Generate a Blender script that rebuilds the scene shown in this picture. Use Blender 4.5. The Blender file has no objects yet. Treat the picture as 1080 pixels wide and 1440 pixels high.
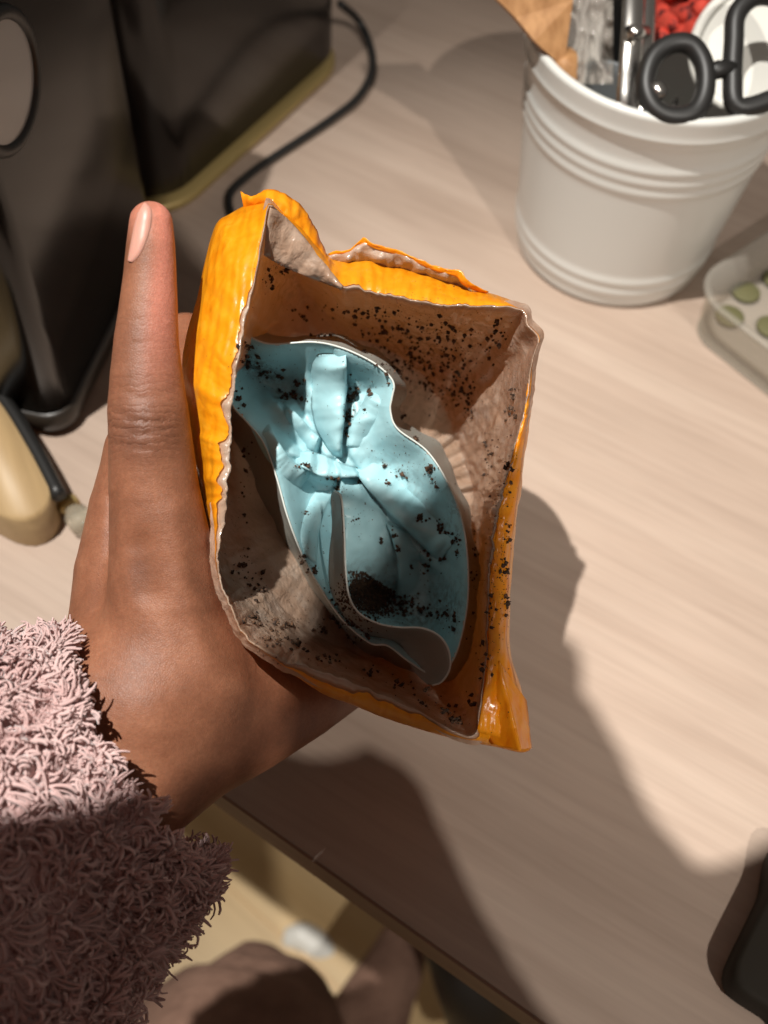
import bpy, bmesh, math, random
import numpy as np
from mathutils import Vector, Matrix
from mathutils.bvhtree import BVHTree

random.seed(7)
rng = np.random.default_rng(7)
D = bpy.data
SC = bpy.context.scene
COL = SC.collection

# ------------------------------------------------------------------ camera
F_PX, CAM_H, PITCH, ROLL = 1500.0, 0.42, math.radians(57), math.radians(5.2)
RV = np.array([1.0, 0, 0])
FV = np.array([0, math.cos(PITCH), -math.sin(PITCH)])
UV = np.array([0, math.sin(PITCH), math.cos(PITCH)])
CP = np.array([0, 0, CAM_H])
cr, sr = math.cos(ROLL), math.sin(ROLL)
RX = cr * RV + sr * UV
UX = -sr * RV + cr * UV
cam_d = D.cameras.new('camera')
cam = D.objects.new('camera', cam_d)
COL.objects.link(cam)
M = Matrix.Identity(4)
for i in range(3):
    M[i][0], M[i][1], M[i][2], M[i][3] = RX[i], UX[i], -FV[i], CP[i]
cam.matrix_world = M
cam_d.sensor_fit = 'VERTICAL'
cam_d.sensor_height = 36
cam_d.sensor_width = 27
cam_d.lens = F_PX / 1440 * 36
cam_d.clip_start, cam_d.clip_end = 0.01, 50
cam_d.dof.use_dof = True
cam_d.dof.focus_distance = 0.335
cam_d.dof.aperture_fstop = 9.0
SC.camera = cam
SC.render.resolution_x, SC.render.resolution_y = 768, 1024


def W(u, v, d):
    """point at pixel (u,v) of the 1080x1440 photograph and depth d along the view axis"""
    return CP + d * (FV + RX * ((u - 540) / F_PX) - UX * ((v - 720) / F_PX))


def Wn(u, v, d):
    u, v, d = np.broadcast_arrays(np.asarray(u, float), np.asarray(v, float), np.asarray(d, float))
    return CP + d[..., None] * (FV + RX * ((u - 540) / F_PX)[..., None] - UX * ((v - 720) / F_PX)[..., None])


def G(u, v, z=0.0):
    p = W(u, v, 1) - CP
    return CP + p * ((z - CAM_H) / p[2])


# ------------------------------------------------------------------ light
world = D.worlds.new('World')
SC.world = world
world.use_nodes = True
bg = world.node_tree.nodes['Background']
bg.inputs[0].default_value = (1.0, 0.89, 0.79, 1)
bg.inputs[1].default_value = 0.14
SC.view_settings.view_transform = 'Standard'
SC.view_settings.look = 'None'
SC.view_settings.exposure = 0.0
SC.view_settings.gamma = 1.0

TGT = np.array([0.0, 0.185, 0.15])
DIR_B = np.array([-0.235, -0.085, 0.93]); DIR_B /= np.linalg.norm(DIR_B)
DIR_A = np.array([0.40, -0.72, 1.0]); DIR_A /= np.linalg.norm(DIR_A)
LB = TGT + 1.5 * DIR_B
LA = TGT + 1.6 * DIR_A


def spot(name, loc, tgt, power, radius, angle, blend, color):
    l = D.lights.new(name, 'SPOT')
    l.energy, l.shadow_soft_size, l.spot_size, l.spot_blend, l.color = power, radius, math.radians(angle), blend, color
    o = D.objects.new(name, l)
    COL.objects.link(o)
    o.location = loc
    o.rotation_euler = (Vector(tgt) - Vector(loc)).to_track_quat('-Z', 'Y').to_euler()
    return o


spot('ceiling_spot', LB, (0.04, 0.19, 0.08), 174, 0.011, 34, 1.0, (1.0, 0.965, 0.905))
spot('ceiling_spot', LA, G(700, 700), 54, 0.014, 60, 0.8, (1.0, 0.945, 0.87))


# ------------------------------------------------------------------ noise
def _hash(ix, iy, iz, seed):
    n = (ix.astype(np.int64) * 374761393 + iy.astype(np.int64) * 668265263 + iz.astype(np.int64) * 2147483647 + seed * 144665) & 0xFFFFFFFF
    n = ((n ^ (n >> 13)) * 1274126177) & 0xFFFFFFFF
    n = n ^ (n >> 16)
    return (n & 0xFFFF) / 32767.5 - 1.0


def vnoise(p, seed=0):
    p = np.asarray(p, float)
    i = np.floor(p).astype(np.int64)
    f = p - i
    f = f * f * (3 - 2 * f)
    r = 0
    for dx in (0, 1):
        for dy in (0, 1):
            for dz in (0, 1):
                w = (f[..., 0] if dx else 1 - f[..., 0]) * (f[..., 1] if dy else 1 - f[..., 1]) * (f[..., 2] if dz else 1 - f[..., 2])
                r = r + w * _hash(i[..., 0] + dx, i[..., 1] + dy, i[..., 2] + dz, seed)
    return r


def fbm(p, octv=4, seed=0, gain=0.5):
    a, s, r = 1.0, 1.0, 0
    for k in range(octv):
        r = r + a * vnoise(np.asarray(p) * s, seed + k * 17)
        a *= gain
        s *= 2.03
    return r


def P3(u, v, w=0.0):
    u, v, w = np.broadcast_arrays(np.asarray(u, float), np.asarray(v, float), np.asarray(w, float))
    return np.stack([u, v, w], -1)


def sstep(a, b, x):
    t = np.clip((x - a) / (b - a), 0, 1)
    return t * t * (3 - 2 * t)


# ------------------------------------------------------------------ objects
def tag(o, label=None, cat=None, group=None, kind=None):
    if label: o['label'] = label
    if cat: o['category'] = cat
    if group: o['group'] = group
    if kind: o['kind'] = kind
    return o


def thing(name, label, cat, loc, group=None):
    o = D.objects.new(name, None)
    o.empty_display_size = 0.02
    o.location = loc
    COL.objects.link(o)
    return tag(o, label, cat, group)


def rootloc(o):
    while o.parent: o = o.parent
    return np.array(o.location)


def mesh(name, verts, faces, mat, parent=None, smooth=True, kind=None):
    v = np.asarray(verts, float).reshape(-1, 3)
    me = D.meshes.new(name)
    o = D.objects.new(name, me)
    if parent is not None:
        v = v - rootloc(parent)
    else:
        c = np.array([v[:, 0].mean(), v[:, 1].mean(), v[:, 2].min()])
        v = v - c
        o.location = c
    me.from_pydata(v.tolist(), [], [list(map(int, f)) for f in faces])
    bm = bmesh.new(); bm.from_mesh(me); bmesh.ops.recalc_face_normals(bm, faces=bm.faces); bm.to_mesh(me); bm.free()
    me.polygons.foreach_set('use_smooth', [smooth] * len(me.polygons))
    me.update()
    if mat: me.materials.append(mat)
    COL.objects.link(o)
    if parent is not None: o.parent = parent
    if kind: o['kind'] = kind
    return o


class MB:
    def __init__(s): s.v = []; s.f = []; s.n = 0

    def add(s, v, f):
        v = np.asarray(v, float).reshape(-1, 3)
        s.v.append(v)
        s.f += [[i + s.n for i in q] for q in f]
        s.n += len(v)
        return s

    def build(s, name, mat, parent=None, smooth=True, kind=None):
        return mesh(name, np.concatenate(s.v), s.f, mat, parent, smooth, kind)


def grid_faces(nu, nv, wrap_u=False, wrap_v=False):
    f = []
    for i in range(nu if wrap_u else nu - 1):
        for j in range(nv if wrap_v else nv - 1):
            i2, j2 = (i + 1) % nu, (j + 1) % nv
            f.append((i * nv + j, i2 * nv + j, i2 * nv + j2, i * nv + j2))
    return f


def tube(pts, rad, n=10, closed=False, ell=1.0, up=None):
    pts = np.asarray(pts, float)
    m = len(pts)
    rad = np.broadcast_to(np.asarray(rad, float), (m,))
    if closed:
        tg = np.roll(pts, -1, 0) - np.roll(pts, 1, 0)
    else:
        tg = np.gradient(pts, axis=0)
    tg = tg / (np.linalg.norm(tg, axis=1)[:, None] + 1e-12)
    a = np.array([0, 0, 1.0]) if up is None else np.asarray(up, float)
    if up is None and abs(tg[0] @ a) > 0.9: a = np.array([1.0, 0, 0])
    x = a - tg[0] * (a @ tg[0]); x /= np.linalg.norm(x)
    X = []
    for t in tg:
        x = x - t * (x @ t); x = x / np.linalg.norm(x); X.append(x)
    X = np.array(X); Y = np.cross(tg, X)
    th = np.linspace(0, 2 * math.pi, n, endpoint=False)
    v = pts[:, None] + rad[:, None, None] * (np.cos(th)[None, :, None] * X[:, None] + ell * np.sin(th)[None, :, None] * Y[:, None])
    f = grid_faces(m, n, closed, True)
    if not closed:
        f.append(list(range(n))[::-1]); f.append([(m - 1) * n + k for k in range(n)])
    return v.reshape(-1, 3), f


def spline(pts, n, closed=False):
    """Catmull-Rom through pts, n samples, roughly even in arc length"""
    p = np.asarray(pts, float)
    if closed: q = np.vstack([p[-1], p, p[0], p[1]])
    else: q = np.vstack([2 * p[0] - p[1], p, 2 * p[-1] - p[-2]])
    o = []
    for i in range(len(q) - 3):
        t = np.linspace(0, 1, 16, endpoint=False)[:, None]
        a, b, c, d = q[i:i + 4]
        o.append(0.5 * (2 * b + (c - a) * t + (2 * a - 5 * b + 4 * c - d) * t ** 2 + (3 * b - a - 3 * c + d) * t ** 3))
    o = np.vstack(o + [p[:1] if closed else p[-1:]])
    return resample(o, n, closed)


def resample(o, n, closed=False):
    s = np.r_[0, np.cumsum(np.linalg.norm(np.diff(o[:, :2] if o.shape[1] > 2 and np.abs(o[:, 0]).max() > 5 else o, axis=0), axis=1))]
    t = np.linspace(0, s[-1], n, endpoint=not closed)
    return np.stack([np.interp(t, s, o[:, k]) for k in range(o.shape[1])], 1)


def lathe(prof, n=64, c=(0, 0, 0)):
    prof = np.asarray(prof, float)
    th = np.linspace(0, 2 * math.pi, n, endpoint=False)
    v = np.stack([prof[:, 0, None] * np.cos(th), prof[:, 0, None] * np.sin(th), np.broadcast_to(prof[:, 1, None], (len(prof), n))], -1)
    return v.reshape(-1, 3) + np.asarray(c), grid_faces(len(prof), n, False, True)


def rbox(sx, sy, sz, r, seg=6, bev=0.0015):
    """rounded-plan box, base at z=0, with a small bevel on top and bottom"""
    prof = [(-bev, 0), (0, bev), (0, sz - bev), (-bev, sz)]
    out = []
    for off, z in prof:
        ring = []
        for cx, cy, a0 in ((1, 1, 0), (-1, 1, 90), (-1, -1, 180), (1, -1, 270)):
            for k in range(seg + 1):
                a = math.radians(a0 + 90 * k / seg)
                ring.append((cx * (sx / 2 - r) + (r + off) * math.cos(a), cy * (sy / 2 - r) + (r + off) * math.sin(a), z))
        out.append(ring)
    n = len(out[0])
    v = np.array(out).reshape(-1, 3)
    f = grid_faces(4, n, False, True)
    f = [q[::-1] for q in f]
    f.append(list(range(n))[::-1]); f.append([3 * n + k for k in range(n)])
    return v, f


def xf(v, loc=(0, 0, 0), rz=0.0):
    c, s = math.cos(rz), math.sin(rz)
    v = np.asarray(v)
    return np.stack([c * v[:, 0] - s * v[:, 1], s * v[:, 0] + c * v[:, 1], v[:, 2]], 1) + np.asarray(loc)


def prism(poly, off):
    """thick plate: polygon (N,3) extruded by vector off"""
    p = np.asarray(poly, float); n = len(p)
    v = np.vstack([p, p + np.asarray(off)])
    f = [list(range(n)), [n + k for k in range(n)][::-1]] + [(k, n + k, n + (k + 1) % n, (k + 1) % n) for k in range(n)]
    return v, f


def inside(poly, u, v):
    poly = np.asarray(poly)[:, :2]
    r = np.zeros(np.shape(u), bool)
    x0, y0 = poly[-1]
    for x1, y1 in poly:
        c = ((y1 > v) != (y0 > v))
        with np.errstate(divide='ignore', invalid='ignore'):
            r ^= c & (u < (x0 - x1) * (v - y1) / (y0 - y1 + 1e-12) + x1)
        x0, y0 = x1, y1
    return r


def segd(u, v, pl):
    """distance to polyline, parameter along it, signed side (positive: right of travel, image axes)"""
    pl = np.asarray(pl, float)
    best = np.full(np.shape(u), 1e9); par = np.zeros(np.shape(u)); side = np.zeros(np.shape(u))
    L = np.r_[0, np.cumsum(np.hypot(*np.diff(pl[:, :2], axis=0).T))]
    for k in range(len(pl) - 1):
        a, b = pl[k, :2], pl[k + 1, :2]
        d = b - a; l2 = d @ d
        t = np.clip(((u - a[0]) * d[0] + (v - a[1]) * d[1]) / l2, 0, 1)
        du, dv = u - a[0] - t * d[0], v - a[1] - t * d[1]
        dist = np.hypot(du, dv)
        m = dist < best
        best = np.where(m, dist, best)
        par = np.where(m, (L[k] + t * math.sqrt(l2)) / L[-1], par)
        side = np.where(m, np.sign(d[0] * dv - d[1] * du), side)
    return best, par, side


# ------------------------------------------------------------------ materials
def lin(r, g, b):
    f = lambda c: c / 12.92 if c <= 0.04045 else ((c + 0.055) / 1.055) ** 2.4
    return (f(r / 255), f(g / 255), f(b / 255), 1)


class Mat:
    def __init__(s, name, base, rough=0.5, **kw):
        s.m = D.materials.new(name); s.m.use_nodes = True
        s.t = s.m.node_tree; s.N = s.t.nodes; s.L = s.t.links
        s.b = s.N['Principled BSDF']
        s.b.inputs['Base Color'].default_value = base
        s.b.inputs['Roughness'].default_value = rough
        for k, v in kw.items(): s.b.inputs[k.replace('_', ' ')].default_value = v

    def node(s, t, **kw):
        n = s.N.new(t)
        for k, v in kw.items():
            if hasattr(n, k): setattr(n, k, v)
            else: n.inputs[k].default_value = v
        return n

    def link(s, a, b): s.L.new(a, b)

    def coord(s, scale=(1, 1, 1), rot=(0, 0, 0)):
        g = s.node('ShaderNodeNewGeometry')
        m = s.node('ShaderNodeMapping'); m.inputs['Scale'].default_value = scale; m.inputs['Rotation'].default_value = rot
        s.link(g.outputs['Position'], m.inputs[0])
        return m.outputs[0]

    def noise(s, vec, scale, detail=4, rough=0.5, dist=0.0):
        n = s.node('ShaderNodeTexNoise'); n.inputs['Scale'].default_value = scale; n.inputs['Detail'].default_value = detail
        n.inputs['Roughness'].default_value = rough; n.inputs['Distortion'].default_value = dist
        s.link(vec, n.inputs['Vector'])
        return n.outputs['Fac']

    def ramp(s, fac, stops):
        r = s.node('ShaderNodeValToRGB'); e = r.color_ramp.elements
        while len(e) < len(stops): e.new(0.5)
        for k, (p, c) in enumerate(stops): e[k].position = p; e[k].color = c
        s.link(fac, r.inputs[0])
        return r.outputs[0]

    def mix(s, a, b, fac, mode='MIX'):
        m = s.node('ShaderNodeMix'); m.data_type = 'RGBA'; m.blend_type = mode
        for sock, val in ((m.inputs['Factor'], fac), (m.inputs['A'], a), (m.inputs['B'], b)):
            pass
        ins = [i for i in m.inputs if i.enabled]
        for i, val in zip(ins, (fac, a, b)):
            if isinstance(val, (int, float, tuple)): i.default_value = val
            else: s.link(val, i)
        return [o for o in m.outputs if o.enabled][0]

    def math(s, op, a, b=None):
        m = s.node('ShaderNodeMath'); m.operation = op
        for i, val in zip(m.inputs, (a, b)):
            if val is None: continue
            if isinstance(val, (int, float)): i.default_value = val
            else: s.link(val, i)
        return m.outputs[0]

    def base(s, c): s.link(c, s.b.inputs['Base Color'])

    def bump(s, h, strength=0.3, dist=0.001, chain=None):
        b = s.node('ShaderNodeBump'); b.inputs['Strength'].default_value = strength; b.inputs['Distance'].default_value = dist
        s.link(h, b.inputs['Height'])
        if chain is not None: s.link(chain, b.inputs['Normal'])
        s.link(b.outputs[0], s.b.inputs['Normal'])
        return b.outputs[0]

    def attr(s, name):
        a = s.node('ShaderNodeAttribute'); a.attribute_name = name
        return a.outputs['Color']

    def translucent(s, fac, color):
        tr = s.node('ShaderNodeBsdfTranslucent')
        if isinstance(color, tuple): tr.inputs[0].default_value = color
        else: s.link(color, tr.inputs[0])
        mx = s.node('ShaderNodeMixShader'); mx.inputs[0].default_value = fac
        s.link(s.b.outputs[0], mx.inputs[1]); s.link(tr.outputs[0], mx.inputs[2])
        s.link(mx.outputs[0], s.N['Material Output'].inputs[0])


GRAIN = math.radians(-27)


def wood(name, c1, c2, c3, ang=GRAIN, scale=1.0, rough=0.45):
    m = Mat(name, c2, rough)
    v = m.coord((3.2 * scale, 42 * scale, 30 * scale), (0, 0, 0))
    # rotate first, then stretch
    g = m.node('ShaderNodeNewGeometry')
    r = m.node('ShaderNodeVectorRotate'); r.rotation_type = 'Z_AXIS'; r.inputs['Angle'].default_value = -ang
    m.link(g.outputs['Position'], r.inputs['Vector'])
    mp = m.node('ShaderNodeMapping'); mp.inputs['Scale'].default_value = (3.0 * scale, 40 * scale, 40 * scale)
    m.link(r.outputs[0], mp.inputs[0])
    mp2 = m.node('ShaderNodeMapping'); mp2.inputs['Scale'].default_value = (12 * scale, 260 * scale, 260 * scale)
    m.link(r.outputs[0], mp2.inputs[0])
    a = m.noise(mp.outputs[0], 1.0, 5, 0.6, 0.6)
    b = m.noise(mp2.outputs[0], 1.0, 3, 0.6)
    c = m.ramp(a, [(0.30, c1), (0.5, c2), (0.72, c3)])
    d = m.ramp(b, [(0.30, (0.92, 0.915, 0.91, 1)), (0.6, (1.02, 1.02, 1.02, 1))])
    e = m.ramp(m.noise(r.outputs[0], 7.0 * scale, 4, 0.6, 0.4), [(0.3, (0.93, 0.925, 0.92, 1)), (0.7, (1.03, 1.03, 1.03, 1))])
    m.base(m.mix(m.mix(c, d, 1.0, 'MULTIPLY'), e, 1.0, 'MULTIPLY'))
    m.bump(b, 0.08, 0.0004)
    return m.m


M_counter = wood('counter_laminate', lin(165, 145, 130), lin(174, 154, 139), lin(181, 162, 147), rough=0.42)
M_edge = wood('counter_edge_band', lin(120, 92, 74), lin(140, 110, 90), lin(160, 130, 108))
M_floor = wood('floor_wood', lin(214, 180, 128), lin(226, 194, 142), lin(236, 206, 156), ang=math.radians(-35), scale=0.5, rough=0.4)
M_board = wood('board_wood', lin(166, 138, 98), lin(186, 158, 116), lin(200, 174, 132), ang=math.radians(-60), scale=0.8, rough=0.5)
M_black = Mat('black_gloss', lin(17, 13, 11), 0.2, Specular_IOR_Level=0.35).m
M_black2 = Mat('black_satin', lin(44, 38, 32), 0.38).m
M_rubber = Mat('black_rubber', lin(30, 29, 28), 0.45).m
M_dark = Mat('dark_case', lin(40, 35, 28), 0.75, Specular_IOR_Level=0.25).m
M_brass = Mat('brass', lin(176, 154, 100), 0.4, Metallic=0.45).m
M_steel = Mat('steel', (0.55, 0.53, 0.5, 1), 0.22, Metallic=1.0).m
M_cab = Mat('cabinet_paint', lin(60, 48, 40), 0.6).m
M_white = Mat('white_plastic', lin(226, 224, 216), 0.4).m
M_dial = Mat('dial_glass', lin(150, 152, 154), 0.3, Coat_Weight=0.5).m
M_green = Mat('green_tablet', lin(96, 93, 60), 0.75).m
M_greycup = Mat('grey_silicone', lin(120, 124, 126), 0.5).m

mm = Mat('pot_enamel', lin(208, 208, 203), 0.35, Coat_Weight=0.3)
mm.bump(mm.noise(mm.coord(), 500, 2), 0.03, 0.0003)
M_pot = mm.m
mm = Mat('wooden_spatula', lin(168, 122, 76), 0.6)
mm.base(mm.ramp(mm.noise(mm.coord((60, 60, 6)), 4, 4), [(0.3, lin(150, 106, 64)), (0.7, lin(184, 138, 92))]))
M_spat = mm.m
mm = Mat('red_cloth', lin(190, 62, 44), 0.8)
mm.base(mm.ramp(mm.noise(mm.coord(), 160, 3), [(0.36, lin(90, 22, 18)), (0.46, lin(196, 60, 44)), (0.7, lin(206, 74, 56))]))
M_red = mm.m


def glassy(name, col, fac=0.35, rough=0.1):
    m = Mat(name, col, rough)
    tr = m.node('ShaderNodeBsdfTransparent'); tr.inputs[0].default_value = (0.97, 0.97, 0.95, 1)
    mx = m.node('ShaderNodeMixShader'); mx.inputs[0].default_value = fac
    m.link(tr.outputs[0], mx.inputs[1]); m.link(m.b.outputs[0], mx.inputs[2])
    m.link(mx.outputs[0], m.N['Material Output'].inputs[0])
    return m.m


M_clear = glassy('clear_plastic', lin(186, 180, 170), 0.27, 0.3)
M_wrap = glassy('clear_wrap', lin(190, 182, 172), 0.45, 0.08)
M_glass = glassy('clear_glass', lin(190, 180, 160), 0.4, 0.05)

# ------------------------------------------------------------------ the setting
E0, E1 = G(320, 1120), G(770, 1440)
ed = (E1 - E0) / np.linalg.norm(E1 - E0)
en = np.array([-ed[1], ed[0], 0])                     # into the counter
if en[1] < 0: en = -en


def slab(o, x0, x1, y0, y1, z0, z1):
    q = [o + ed * x + en * y for x, y in ((x0, y0), (x1, y0), (x1, y1), (x0, y1))]
    return prism([np.array([p[0], p[1], z1]) for p in q], (0, 0, z0 - z1))


v, f = slab(E0, -1.1, 1.5, 0.0, 1.5, -0.022, 0.0)
top = mesh('countertop', v, f, M_counter, smooth=False); tag(top, kind='structure')
v, f = slab(E0, -1.1, 1.5, -0.0012, 0.0, -0.021, -0.0012)
mesh('edge_band', v, f, M_edge, top, smooth=False)
FZ = -0.90
v, f = slab(E0, -2.6, 2.6, -2.6, 0.6, FZ - 0.03, FZ - 0.006)
floor = mesh('floor', v, f, M_floor, smooth=False); tag(floor, kind='structure')
fa = math.radians(-35)
fd, fn = np.array([math.cos(fa), math.sin(fa), 0]), np.array([-math.sin(fa), math.cos(fa), 0])
fo = G(320, 1245, FZ)
for i in range(-5, 7):
    for j, off in enumerate((-1.6, -0.2)):
        o = fo + fd * (off + 0.37 * (i % 3)) + fn * (0.19 * i)
        w, l = 0.187, 1.397
        q = np.array([o, o + fd * l, o + fd * l + fn * w, o + fn * w])
        v, f = prism(q + np.array([0, 0, 0.0]), (0, 0, -0.006))
        mesh('floor_board', v, f, M_floor, floor, smooth=False)

# ------------------------------------------------------------------ black appliance with the brass foot
B0, B1 = G(236, 330), G(504, 84)
bd = (B1 - B0) / np.linalg.norm(B1 - B0)
bn = np.array([-bd[1], bd[0], 0])
bl = np.linalg.norm(B1 - B0)
ctr = B0 + bd * (bl / 2) + bn * 0.10
rz = math.atan2(bd[1], bd[0])
t = thing('toaster', 'black toaster with a brass trim round its foot, behind the thumb', 'toaster', ctr)
v, f = rbox(bl + 0.005, 0.193, 0.0065, 0.035, 8, 0.002)
mesh('foot_trim', xf(v, ctr, rz), f, M_brass, t)
v, f = rbox(bl, 0.188, 0.20, 0.032, 8, 0.006)
v = v.copy(); v[:, 2] += 0.007
mesh('body', xf(v, ctr, rz), f, M_black, t)
for sy in (-0.035, 0.035):
    v, f = rbox(bl * 0.7, 0.028, 0.003, 0.006, 3, 0.001)
    v = v + np.array([0, sy, 0.212])
    mesh('bread_slot', xf(v, ctr, rz), f, M_rubber, t)
v, f = rbox(0.02, 0.03, 0.014, 0.005, 3, 0.002)
mesh('lever', xf(v + np.array([-bl / 2 - 0.012, 0, 0.14]), ctr, rz), f, M_brass, t)
cp = [G(478, 5, 0.03), G(505, 30, 0.012), G(522, 70, 0.004), G(522, 105, 0.004), G(503, 138, 0.004), G(468, 166, 0.0035), G(425, 195, 0.003), G(385, 221, 0.003), G(350, 246, 0.003), G(322, 276, 0.003), G(330, 320, 0.003)]
v, f = tube(spline(cp, 40), 0.0025, 8)
mesh('power_cord', v, f, M_rubber, t)

# left-hand appliance
A0, A1, A2 = G(97, 618), G(228, 352), G(-25, 415)
ax = (A1 - A0) / np.linalg.norm(A1 - A0)
ay = np.array([-ax[1], ax[0], 0])
al = np.linalg.norm(A1 - A0)
ctr = A0 + ax * (al / 2) + ay * 0.12
rz = math.atan2(ax[1], ax[0])
t = thing('coffee_machine', 'dark coffee machine with a round grey dial window, left edge', 'coffee machine', ctr)
v, f = rbox(al, 0.24, 0.30, 0.012, 5, 0.004)
mesh('housing', xf(v, ctr, rz), f, M_black, t)
v, f = rbox(al + 0.004, 0.244, 0.012, 0.013, 5, 0.002)
mesh('base_trim', xf(v + np.array([0, 0, 0.004]), ctr, rz), f, M_black2, t)
# dial on the right-hand face (local -y)
ld, hd = None, None
best = 1e9
for lx in np.linspace(-al / 2, al / 2, 40):
    for lz in np.linspace(0.05, 0.3, 60):
        p = xf(np.array([[lx, -0.12, lz]]), ctr, rz)[0] - CP
        X, Y, Z = p @ RX, p @ UX, p @ FV
        e = (540 + F_PX * X / Z - 5) ** 2 + (720 - F_PX * Y / Z - 118) ** 2
        if e < best: best, ld, hd = e, lx, lz
th = np.linspace(0, 2 * math.pi, 48, endpoint=False)
R = 0.022
disc = np.stack([ld + R * np.cos(th), np.full(48, -0.1225), hd + R * np.sin(th)], 1)
v, f = prism(xf(disc, ctr, rz), xf(np.array([[0, 0.002, 0]]), (0, 0, 0), rz)[0])
mesh('dial_window', v, f, M_dial, t, smooth=False)
ring = np.stack([ld + (R + 0.0015) * np.cos(th), np.full(48, -0.1215), hd + (R + 0.0015) * np.sin(th)], 1)
v, f = tube(xf(ring, ctr, rz), 0.0028, 8, True)
mesh('dial_rim', v, f, M_rubber, t)

# wooden board
pb = [G(-60, 520), G(0, 572), G(45, 640), G(82, 712), G(84, 742), G(66, 764), G(38, 768), G(0, 752), G(-80, 700)]
pb = spline(np.array(pb), 60, True)
t = thing('wooden_board', 'pale wooden board with a rounded end and black edge, left of the wrist', 'chopping board', pb.mean(0))
mb = MB()
p2 = pb.copy(); p2[:, 2] = 0.020
inner = p2 + (p2.mean(0) - p2) * 0.03; inner[:, 2] = 0.023
n = 60
vv = np.vstack([pb + [0, 0, 0.0005], p2, inner])
ff = grid_faces(3, n, False, True) + [[2 * n + k for k in range(n)]]
mb.add(vv, ff)
mb.build('board', M_board, t)
e = spline(np.array([G(-60, 505, 0.021), G(0, 556, 0.021), G(45, 624, 0.021), G(84, 698, 0.021)]), 24)
v, f = tube(e, 0.0035, 8)
mesh('edge_strip', v, f, M_rubber, t)

# little glass bottle lying by the board
c0, c1 = G(94, 706, 0.007), G(121, 742, 0.007)
t = thing('glass_bottle', 'tiny clear glass bottle with a brass cap beside the wooden board', 'bottle', c0 * [1, 1, 0])
pp = np.array([c0 + (c1 - c0) * k for k in (0.25, 0.3, 0.4, 0.5, 0.9, 0.98, 1.0)])
v, f = tube(pp, [0.0035, 0.004, 0.0045, 0.0062, 0.0062, 0.005, 0.002], 16)
mesh('bottle', v, f, M_glass, t)
pp = np.array([c0 + (c1 - c0) * k for k in (-0.02, 0.0, 0.22, 0.24)])
v, f = tube(pp, [0.003, 0.005, 0.005, 0.003], 16)
mesh('cap', v, f, M_brass, t)

# ------------------------------------------------------------------ utensil pot
PC = np.array([0.1132, 0.47, 0.0])
Rb, Rt, H = 0.0523, 0.0661, 0.131
rad = lambda z: Rb + (Rt - Rb) * (z / H) ** 0.9
prof = [(0.0, 0.002), (Rb - 0.006, 0.002), (Rb - 0.004, 0.0), (Rb - 0.001, 0.001)]
for z in np.linspace(0.003, H - 0.002, 150):
    r = rad(z)
    for zc, w, h in ((0.116, 0.0035, 0.0012), (0.099, 0.0030, 0.0011), (0.092, 0.0030, 0.0011), (0.085, 0.0030, 0.0010), (0.021, 0.0030, 0.0010), (0.013, 0.0030, 0.0010)):
        r += h * math.exp(-((z - zc) / w) ** 2)
    r += 0.0016 * sstep(0.116, 0.119, z)
    prof.append((r, z))
ro = prof[-1][0]
prof += [(ro - 0.0006, H - 0.0006), (ro - 0.0022, H), (ro - 0.0040, H - 0.0008), (ro - 0.0046, H - 0.003)]
prof += [(rad(z) - 0.0032, z) for z in np.linspace(H - 0.008, 0.006, 12)] + [(0, 0.0055)]
v, f = lathe(prof, 96, PC)
pot = mesh('utensil_pot', v, f, M_pot)
tag(pot, 'white ribbed enamel pot holding kitchen utensils at the upper right', 'pot')
PIN = PC + [0, 0, 0.009]

# wooden spatula
t = thing('wooden_spatula', 'brown wooden spatula leaning on the left rim of the white pot', 'spatula', PIN + [-0.03, 0.01, 0])
pl = np.array([W(x, y, d) for x, y, d in ((793, 96, .486), (752, 58, .476), (725, 25, .472), (690, -10, .466), (690, -60, .458), (800, -60, .462), (806, 0, .474))])
nrm = np.cross(pl[1] - pl[0], pl[5] - pl[0]); nrm /= np.linalg.norm(nrm)
v, f = prism(pl, nrm * 0.005)
mesh('blade', v, f, M_spat, t, smooth=False)
v, f = tube(np.array([pl[0] + (pl[5] - pl[0]) * 0.1, PIN + [-0.03, 0.01, 0.0]]), 0.006, 12)
mesh('handle', v, f, M_spat, t)

# crumpled clear wrapper with bits inside
nu, nv = 26, 34
uu, vv = np.meshgrid(np.linspace(798, 862, nu), np.linspace(-40, 118, nv), indexing='ij')
dd = 0.492 + 0.012 * np.abs(fbm(P3(uu / 26, vv / 40, 2), 3, 5)) - 0.0001 * (vv - 40) * 0.3
v = Wn(uu, vv, dd)
wr = mesh('plastic_wrapper', v, grid_faces(nu, nv), M_wrap)
tag(wr, 'crumpled clear plastic wrapper standing in the white pot', 'wrapper')

# grey cup
ca, cb = W(846, 140, .505), W(846, 140, .505) * 0 + PIN + [-0.012, 0.03, 0.0]
t = thing('measuring_cup', 'small grey measuring cup tucked inside the white pot', 'measuring cup', cb)
axd = (ca - cb); axl = np.linalg.norm(axd)
pr = np.array([(0, .0), (.017, .0), (.0185, .02), (.0195, axl), (.0178, axl), (.0168, .02), (0, .018)])
th = np.linspace(0, 2 * math.pi, 32, endpoint=False)
q = Vector((0, 0, 1)).rotation_difference(Vector(axd)).to_matrix()
vv, ff = lathe(pr, 32)
vv = np.array([q @ Vector(p) for p in vv]) + cb
mesh('cup', vv, ff, M_greycup, t)


def stick(name, label, cat, a, b, r, mat, ell=1.0, part='shaft'):
    tt = thing(name, label, cat, b)
    pts = np.array([a + (b - a) * k for k in np.linspace(0, 1, 8)])
    rr = np.full(8, r); rr[0] *= 0.6
    v, f = tube(pts, rr, 12, ell=ell)
    mesh(part, v, f, mat, tt)
    return tt


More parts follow.
